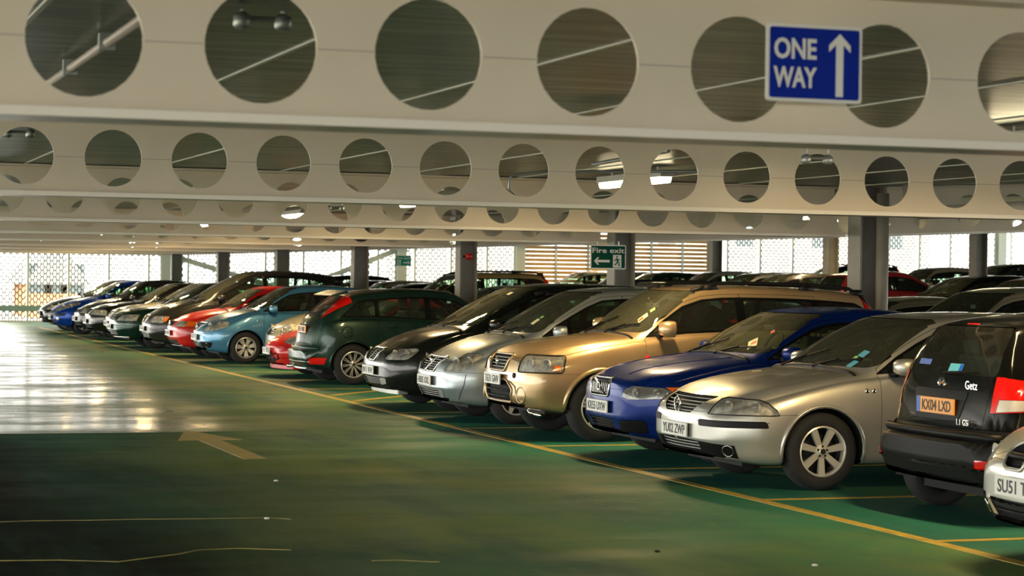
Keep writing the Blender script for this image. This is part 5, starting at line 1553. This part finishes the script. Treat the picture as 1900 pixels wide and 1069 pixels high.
scuff([(0, 1041), (110, 1040), (220, 1043), (330, 1029), (370, 1021), (440, 1018), (540, 1021)], .012, 'faint worn pale line across the dark lane at the bottom')
scuff([(690, 1041), (740, 1040), (800, 1043), (815, 1043)], .012, 'short worn yellow dash on the floor at the bottom centre')
# litter specks on the floor
for k, (a, b) in enumerate(((1512, 1050), (1220, 1024), (190, 653), (495, 963), (512, 893))):
    q = at_z(a, b, 0); sz = .02; m = MB(); m.lathe([(.001, .012), (sz*.7, .010), (sz, .002), (sz*.9, 0)], 'z', 7)
    o = m.build('litter_scrap', M['signwhite'] if k in (0, 3, 4) else M['black'], loc=(q.x, q.y, 0)); tag(o, ['tiny white scrap on the floor at the bottom right', 'tiny dark scrap on the floor below the parked cars', 'tiny dark scrap on the bright far lane', 'tiny pale scrap at the end of the worn line', 'tiny pale scrap on the lane below the arrow'][k], 'litter')

# signs
def sign(nm, c4, Y, th, back, face, lab):
    P = [at_y(a, b, Y) for a, b in c4]; o_ = sum(P, Vector())/4
    w = ((P[1]-P[0]).length+(P[2]-P[3]).length)/2; h = (abs(P[0].z-P[3].z)+abs(P[1].z-P[2].z))/2
    r = empty(nm, o_); pl = rnd([(-w/2, -h/2), (w/2, -h/2), (w/2, h/2), (-w/2, h/2)], .02*w/.5, 4)
    v, f = prism(pl, 0, th); g = MB(); g.add(v, f); g.build('backboard', back, r)
    v, f = prism(rnd([(-w/2+.03*w, -h/2+.03*w), (w/2-.03*w, -h/2+.03*w), (w/2-.03*w, h/2-.03*w), (-w/2+.03*w, h/2-.03*w)], .01, 3), -.002, .0); g = MB(); g.add(v, f); g.build('face', face, r)
    tag(r, lab, 'sign'); return r, w, h
def arrow(r, x, z, ln, wd, d, mat):
    """shaft with a head, tip at (x,z), d = 'u','l','r'"""
    s = wd; pts = [(0, 0), (s*1.5, -s*1.45), (s*1.5, -s*2.3), (s*.5, -s*1.35), (s*.5, -ln), (-s*.5, -ln), (-s*.5, -s*1.35), (-s*1.5, -s*2.3), (-s*1.5, -s*1.45)]
    if d == 'l': pts = [(-b, a) for a, b in pts]; pts = [(p[0], p[1]) for p in pts]
    if d == 'l': pts = [(q[0], q[1]) for q in [(-b_, a_) for a_, b_ in [(a, b) for a, b in [(0, 0), (s*1.5, -s*1.45), (s*1.5, -s*2.3), (s*.5, -s*1.35), (s*.5, -ln), (-s*.5, -ln), (-s*.5, -s*1.35), (-s*1.5, -s*2.3), (-s*1.5, -s*1.45)]]]]
    if d == 'r': pts = [(b, a) for a, b in pts]
    v, f = prism([(x+a, z+b) for a, b in pts], -.0045, -.002); g = MB(); g.add(v, f); return g.build('arrow_mark', mat, r)
r, w, h = sign('one_way_sign', ((1424, 46), (1600, 48), (1598, 191), (1421, 188)), 6.93, .01, M['signwhite'], M['signblue'], 'blue sign with white lettering and an upward arrow fixed to the nearest beam')
text('lettering', 'ONE', .1, M['signwhite'], r, facing(-.105*w/.5*.98, -.003, .082*h/.4*.9, 'y'), width=w*.44, bold=.0025)
text('lettering', 'WAY', .1, M['signwhite'], r, facing(-.105*w/.5*.98, -.003, -.075*h/.4, 'y'), width=w*.45, bold=.0025)
arrow(r, w*.26, h*.40, h*.82, w*.075, 'u', M['signwhite'])
def runner(r, x, z, s, bg, fg):
    v, f = prism([(x-s*.36, z-s*.5), (x+s*.36, z-s*.5), (x+s*.36, z+s*.5), (x-s*.36, z+s*.5)], -.0035, -.002); g = MB(); g.add(v, f); g.build('pictogram_panel', bg, r)
    g = MB()
    def L_(pts, rad): g.tube([(x+a*s, -.005, z+b*s) for a, b in pts], rad*s, 6)
    g.add(*prism(ellipse(x-.03*s, z+.36*s, .07*s, .07*s, 12), -.007, -.004))
    L_([(-.02, .24), (.02, -.02)], .07); L_([(-.02, .2), (-.18, .12), (-.22, .0)], .035); L_([(0, .2), (.14, .08), (.22, .12)], .035)
    L_([(.02, -.02), (.16, -.14), (.14, -.36), (.22, -.38)], .045); L_([(.02, -.04), (-.08, -.2), (-.24, -.28)], .045)
    g.build('running_figure', fg, r)
r, w, h = sign('fire_exit_sign', ((1096, 454), (1162, 455), (1161, 500), (1095, 499)), 28.2, .02, M['signwhite'], M['signgreen'], 'dark green fire exit sign with a left-pointing arrow and running figure')
text('lettering', 'Fire exit', .1, M['signwhite'], r, facing(0, -.003, h*.27, 'y'), width=w*.90, bold=.0015)
arrow(r, -w*.40, -h*.17, w*.44, h*.10, 'l', M['signwhite']); runner(r, w*.25, -h*.17, h*.52, M['signwhite'], M['signgreen'])
g = MB(); g.tube([(-w*.3, .012, h/2), (-w*.3, .012, 2.15-r.location.z)], .008, 6); g.build('hanger', M['galv'], r)
g = MB(); g.tube([(w*.3, .012, h/2), (w*.3, .012, 2.15-r.location.z)], .008, 6); g.build('hanger', M['galv'], r)
r, w, h = sign('fire_exit_sign', ((733, 474), (763, 474), (763, 494), (733, 494)), 55.0, .02, M['signwhite'], M['signteal'], 'small bright green fire exit sign with a right-pointing arrow, far away')
text('lettering', 'Fire exit', .1, M['signwhite'], r, facing(0, -.003, h*.27, 'y'), width=w*.88, bold=.0015)
arrow(r, w*.42, -h*.17, w*.40, h*.11, 'r', M['signwhite']); runner(r, -w*.26, -h*.17, h*.5, M['signwhite'], M['signteal'])
for e in (-.3, .3): g = MB(); g.tube([(w*e, .012, h/2), (w*e, .012, 2.3-r.location.z)], .012, 6); g.build('hanger', M['galv'], r)

# strip lights
def batten(x, y, z):
    r = empty('strip_light', (x, y, z)); g = MB(); g.box((-.07, -.85, .03), (.07, .85, .09)); g.build('lamp_housing', M['lampbody'], r)
    v, f = prism(rnd([(-.06, .03), (-.045, -.03), (.045, -.03), (.06, .03)], .02, 3), -.82, .82); g = MB(); g.add(v, f); g.build('diffuser', M['glow'], r)
    for e in (-.6, .6): g = MB(); g.tube([(0, e, .08), (0, e, 2.71+cz_(x)-z)], .008, 6); g.build('hanger_rod', M['galv'], r)
    ld = bpy.data.lights.new('strip_light_glow', 'AREA'); ld.shape = 'RECTANGLE'; ld.size = .10; ld.size_y = 1.6; ld.energy = LAMP; ld.color = (1., .69, .31)
    lo_ = bpy.data.objects.new('light_source', ld); C.objects.link(lo_); lo_.location = (x, y, z-.04)
    return r
LAMP = 80
rows = [(7.92, 'strip light over the parked row'), (20.9, 'strip light over the second lane'), (25.4, 'strip light beyond the second lane')]
for (x, lab) in rows:
    for k in range(8):
        y = 12.15+7.5*k-(0 if x < 9 else 0)
        if x > 9 and (y < 18 or k % 2 == 0 and x > 22): continue
        r = batten(x, y, 2.575+cz_(x)); tag(r, 'lit '+lab+', %s from the camera' % ordn[k], 'lamp', 'lit '+lab.replace('strip light', 'strip lights'))
# twin round fittings under the soffit
def twin(px_, py_, Y, lab):
    q = at_y(px_, py_, Y); r = empty('twin_fitting', q)
    for e in (-.085, .085):
        g = MB(); g.lathe([(.001, -.035), (.025, -.033), (.036, -.02), (.036, .02), (.015, .035), (.001, .035)], 'z', 14, c=(e, 0, 0)); g.build('round_head', M['galv'], r, True)
        g = MB(); g.tube([(e, 0, .03), (e, 0, 2.71-q.z)], .010, 6); g.build('stem', M['galv'], r)
    g = MB(); g.tube([(-.085, 0, .01), (.085, 0, .01)], .012, 6); g.build('cross_bar', M['galv'], r); tag(r, lab, 'fitting')
twin(487, 40, 8.6, 'pair of small round fittings hanging in the second round hole of the nearest beam')
twin(35, 247, 16.6, 'pair of small round fittings hanging at the left edge behind the second beam')
twin(1516, 296, 13.8, 'pair of small round fittings hanging in front of the second beam at the right')
twin(622, 386, 27.0, 'pair of tiny round fittings hanging behind the third beam')
def pipe_(nm, pts, r_, mat, lab, cat='pipe'):
    g = MB(); g.tube(pts, r_, 12); o = g.build(nm, mat, None, True); tag(o, lab, cat); return o
c0 = at_z(180, 93, 2.66)
cr = empty('conduit', (c0.x, 11, 2.66)); g = MB(); g.tube([(0, -3.6, 0), (0, 3.3, 0)], .022, 10); g.build('conduit_tube', M['pipe'], cr, True)
for e in (-2.6, -1.3, 0, 1.3, 2.6): g = MB(); g.box((-.035, e-.03, -.03), (.035, e+.03, .045)); g.build('saddle_clip', M['galv'], cr)
tag(cr, 'slanting conduit with clips seen through the leftmost hole of the nearest beam', 'conduit')
pipe_('conduit', [at_y(1300, 318, 17.5), at_y(1015, 319, 17.5), at_y(952, 324, 17.5), at_y(946, 330, 17.5), at_y(944, 350, 17.5), at_y(955, 362, 17.5)], .012, M['galv'], 'thin conduit bending down behind the seventh hole of the second beam', 'conduit')
pipe_('drain_pipe', [(11.75, 9.0, 2.39), (11.75, 20.8, 2.39), (11.75, 21.0, 2.46), (11.75, 21.05, 2.70)], .07, M['pipe'], 'thick grey drain pipe under the soffit, seen through the holes at the right')
pipe_('cable_tray', [at_z(1100, 305, 2.67), at_z(1240, 280, 2.67)], .018, M['galv'], 'thin cable conduit leading to the bright strip light above the second beam', 'conduit')
q = at_y(869, 476, 36.2); ar_ = empty('alarm_bell', q); g = MB(); g.lathe([(.001, -.05), (.05, -.05), (.06, 0), (.06, .05), (.001, .05)], 'x', 14); g.build('bell_body', M['alarm'], ar_, True)
g = MB(); g.box((-.12, -.02, -.02), (-.04, .02, .02)); g.build('bracket', M['black'], ar_); tag(ar_, 'small red alarm fixed to the column behind the green-black people carrier', 'alarm')
# ------------------------------------------------------------------ cars farther off, copied from the ones in front
def dup_car(src, X, Y, flip, label, pnt, z=None, sc=None, group=None, name=None):
    cp = {}
    def rec(o, par):
        c = o.copy(); C.objects.link(c)
        if par: c.parent = par
        if o.type == 'MESH' and pnt:
            for i, s in enumerate(o.material_slots):
                if s.material and s.material.name.startswith('paint_'):
                    c.material_slots[i].link = 'OBJECT'; c.material_slots[i].material = pnt
        for ch in o.children: rec(ch, c)
        return c
    r = rec(src, None)
    if name: r.name = name
    r['label'] = label
    if group: r['group'] = group
    k = sc or src.scale[0]; r.scale = (k, k, k); L = Ls[src.name]*k
    x0 = X+L if flip else X
    sl = math.atan(.03) if X > XC_ else 0
    r.rotation_euler = (0, 0, 0)
    r.matrix_world = Matrix.Translation((x0, Y, fz(x0))) @ Matrix.Rotation(-sl, 4, 'Y') @ Matrix.Rotation(PI if flip else 0, 4, 'Z') @ Matrix.Scale(k, 4)
    return r
Ls = {}
by = {}
for (P, X, Y, rz, lab), r in zip(FRONT, car_roots): Ls[r.name] = P['L']; by[id(P)] = r
g_ = lambda P: by[id(P)]
BG = [
 (oldpolo, 12.3, 23.4, 0, 'beige small car with a rounded roof at the right edge, behind the black hatchback', 'beige', 1.08),
 (olives, 12.2, 26.1, 0, 'beige saloon roof just right of the nearest column', 'beige', .95),
 (crv, 12.5, 36.2, 0, 'brown off-roader with roof rails behind the fire exit column', 'beige', .93),
 (p206, 12.4, 43.0, 0, 'dark hatchback in front of the yellow-gold off-roader', 'grey', .97),
 (crv, 12.4, 46.4, 0, 'yellow-gold off-roader with dark rear side window, standing in the row behind', 'gold2', 1.02),
 (greyh, 12.4, 49.3, 0, 'dark hatchback roof with an aerial right of the blue hatchback column', 'black', .95),
 (greyh, 12.6, 52.0, 0, 'beige hatchback roof with an aerial in the row behind', 'beige', .98),
 (p206, 12.2, 54.5, 0, 'grey hatchback roof with an aerial in the row behind', 'grey', 1.0),
 (alhambra, 12.3, 57.5, 0, 'black people carrier farthest in the row behind', 'black', .90),
 (oldpolo, 22.9, 39.2, 0, 'dark red small car at the right edge among the distant cars', 'darkred', .97),
 (blacks, 22.7, 41.8, 0, 'black saloon roof below the distant column at the right', 'black', 1.0),
 (p206, 22.7, 44.9, 1, 'distant red coupe with rounded side windows right of the nearest column', 'darkred', 1.07),
 (meriva, 22.8, 50.4, 0, 'dark people carrier left of the nearest column', 'grey', .93),
 (blacks, 22.8, 53.2, 0, 'silver saloon left of the nearest column, lower one', 'silver', 1.03),
 (meriva, 23.2, 56.0, 0, 'pale silver people carrier left of the nearest column, behind the silver saloon', 'silver', .95),
 (greyh, 22.6, 58.8, 0, 'dark green hatchback in front of the far mesh, right of the timber slats', 'green', 1.0),
 (greyh, 22.7, 61.5, 0, 'pale saloon-like hatchback before the timber slats', 'silver', 1.0),
 (polo, 22.4, 64.3, 0, 'white-silver hatchback nearest the timber slats', 'silver', 1.02),
 (blacks, 28.0, 46.2, 0, 'black saloon roof at the right edge, under the lighter one', 'black', 1.0),
 (alhambra, 28.0, 48.9, 0, 'black people carrier roof at the right edge behind the distant column', 'black', .93),
 (greyh, 28.1, 52.4, 0, 'sand-coloured hatchback behind the distant red coupe', 'beige', 1.04),
 (crv, 27.7, 57.4, 0, 'distant black off-roader with roof rails above the red coupe', 'black', .97),
 (polo, 37.5, 62.5, 0, 'pale distant car at the far right edge', 'silver', 1.0),
]
for (P, X, Y, fl, lab, pc, k) in BG:
    s = g_(P)
    nm = 'people_carrier' if 'people' in lab else 'off_roader' if 'off-roader' in lab else 'saloon_car' if 'saloon' in lab and 'like' not in lab else 'coupe_car' if 'coupe with' in lab else 'hatchback_car'
    dup_car(s, X, Y, fl, lab, paints[pc], sc=s.scale[0]*k, name=nm)
# ------------------------------------------------------------------ light
w = bpy.data.worlds.new('overcast_sky'); bpy.context.scene.world = w; w.use_nodes = True
bg = w.node_tree.nodes['Background']; bg.inputs[0].default_value = (1., .97, .89, 1); bg.inputs[1].default_value = 7.0
def portal(loc, rot, sx, sy):
    l = bpy.data.lights.new('portal', 'AREA'); l.shape = 'RECTANGLE'; l.size = sx; l.size_y = sy; l.cycles.is_portal = True
    o = bpy.data.objects.new('portal', l); C.objects.link(o); o.location = loc; o.rotation_euler = rot
portal((20, YF+.9, 1.6), (-PI/2, 0, 0), 52, 3.6)
portal((XL-.3, 15, 1.5), (0, -PI/2, 0), 2.6, 108)
portal((20, YB-.3, 1.6), (PI/2, 0, 0), 52, 3.6)
portal((XR+.3, 28, 2.2), (0, PI/2, 0), 4.2, 80)
vs_ = bpy.context.scene.view_settings
vs_.view_transform = 'Standard'; vs_.look = 'None'; vs_.gamma = 1; vs_.use_curve_mapping = False; vs_.exposure = 0.22
cy = bpy.context.scene.cycles
cy.max_bounces = 8; cy.diffuse_bounces = 5; cy.glossy_bounces = 4; cy.transparent_max_bounces = 24; cy.sample_clamp_indirect = 6; cy.caustics_reflective = False; cy.caustics_refractive = False
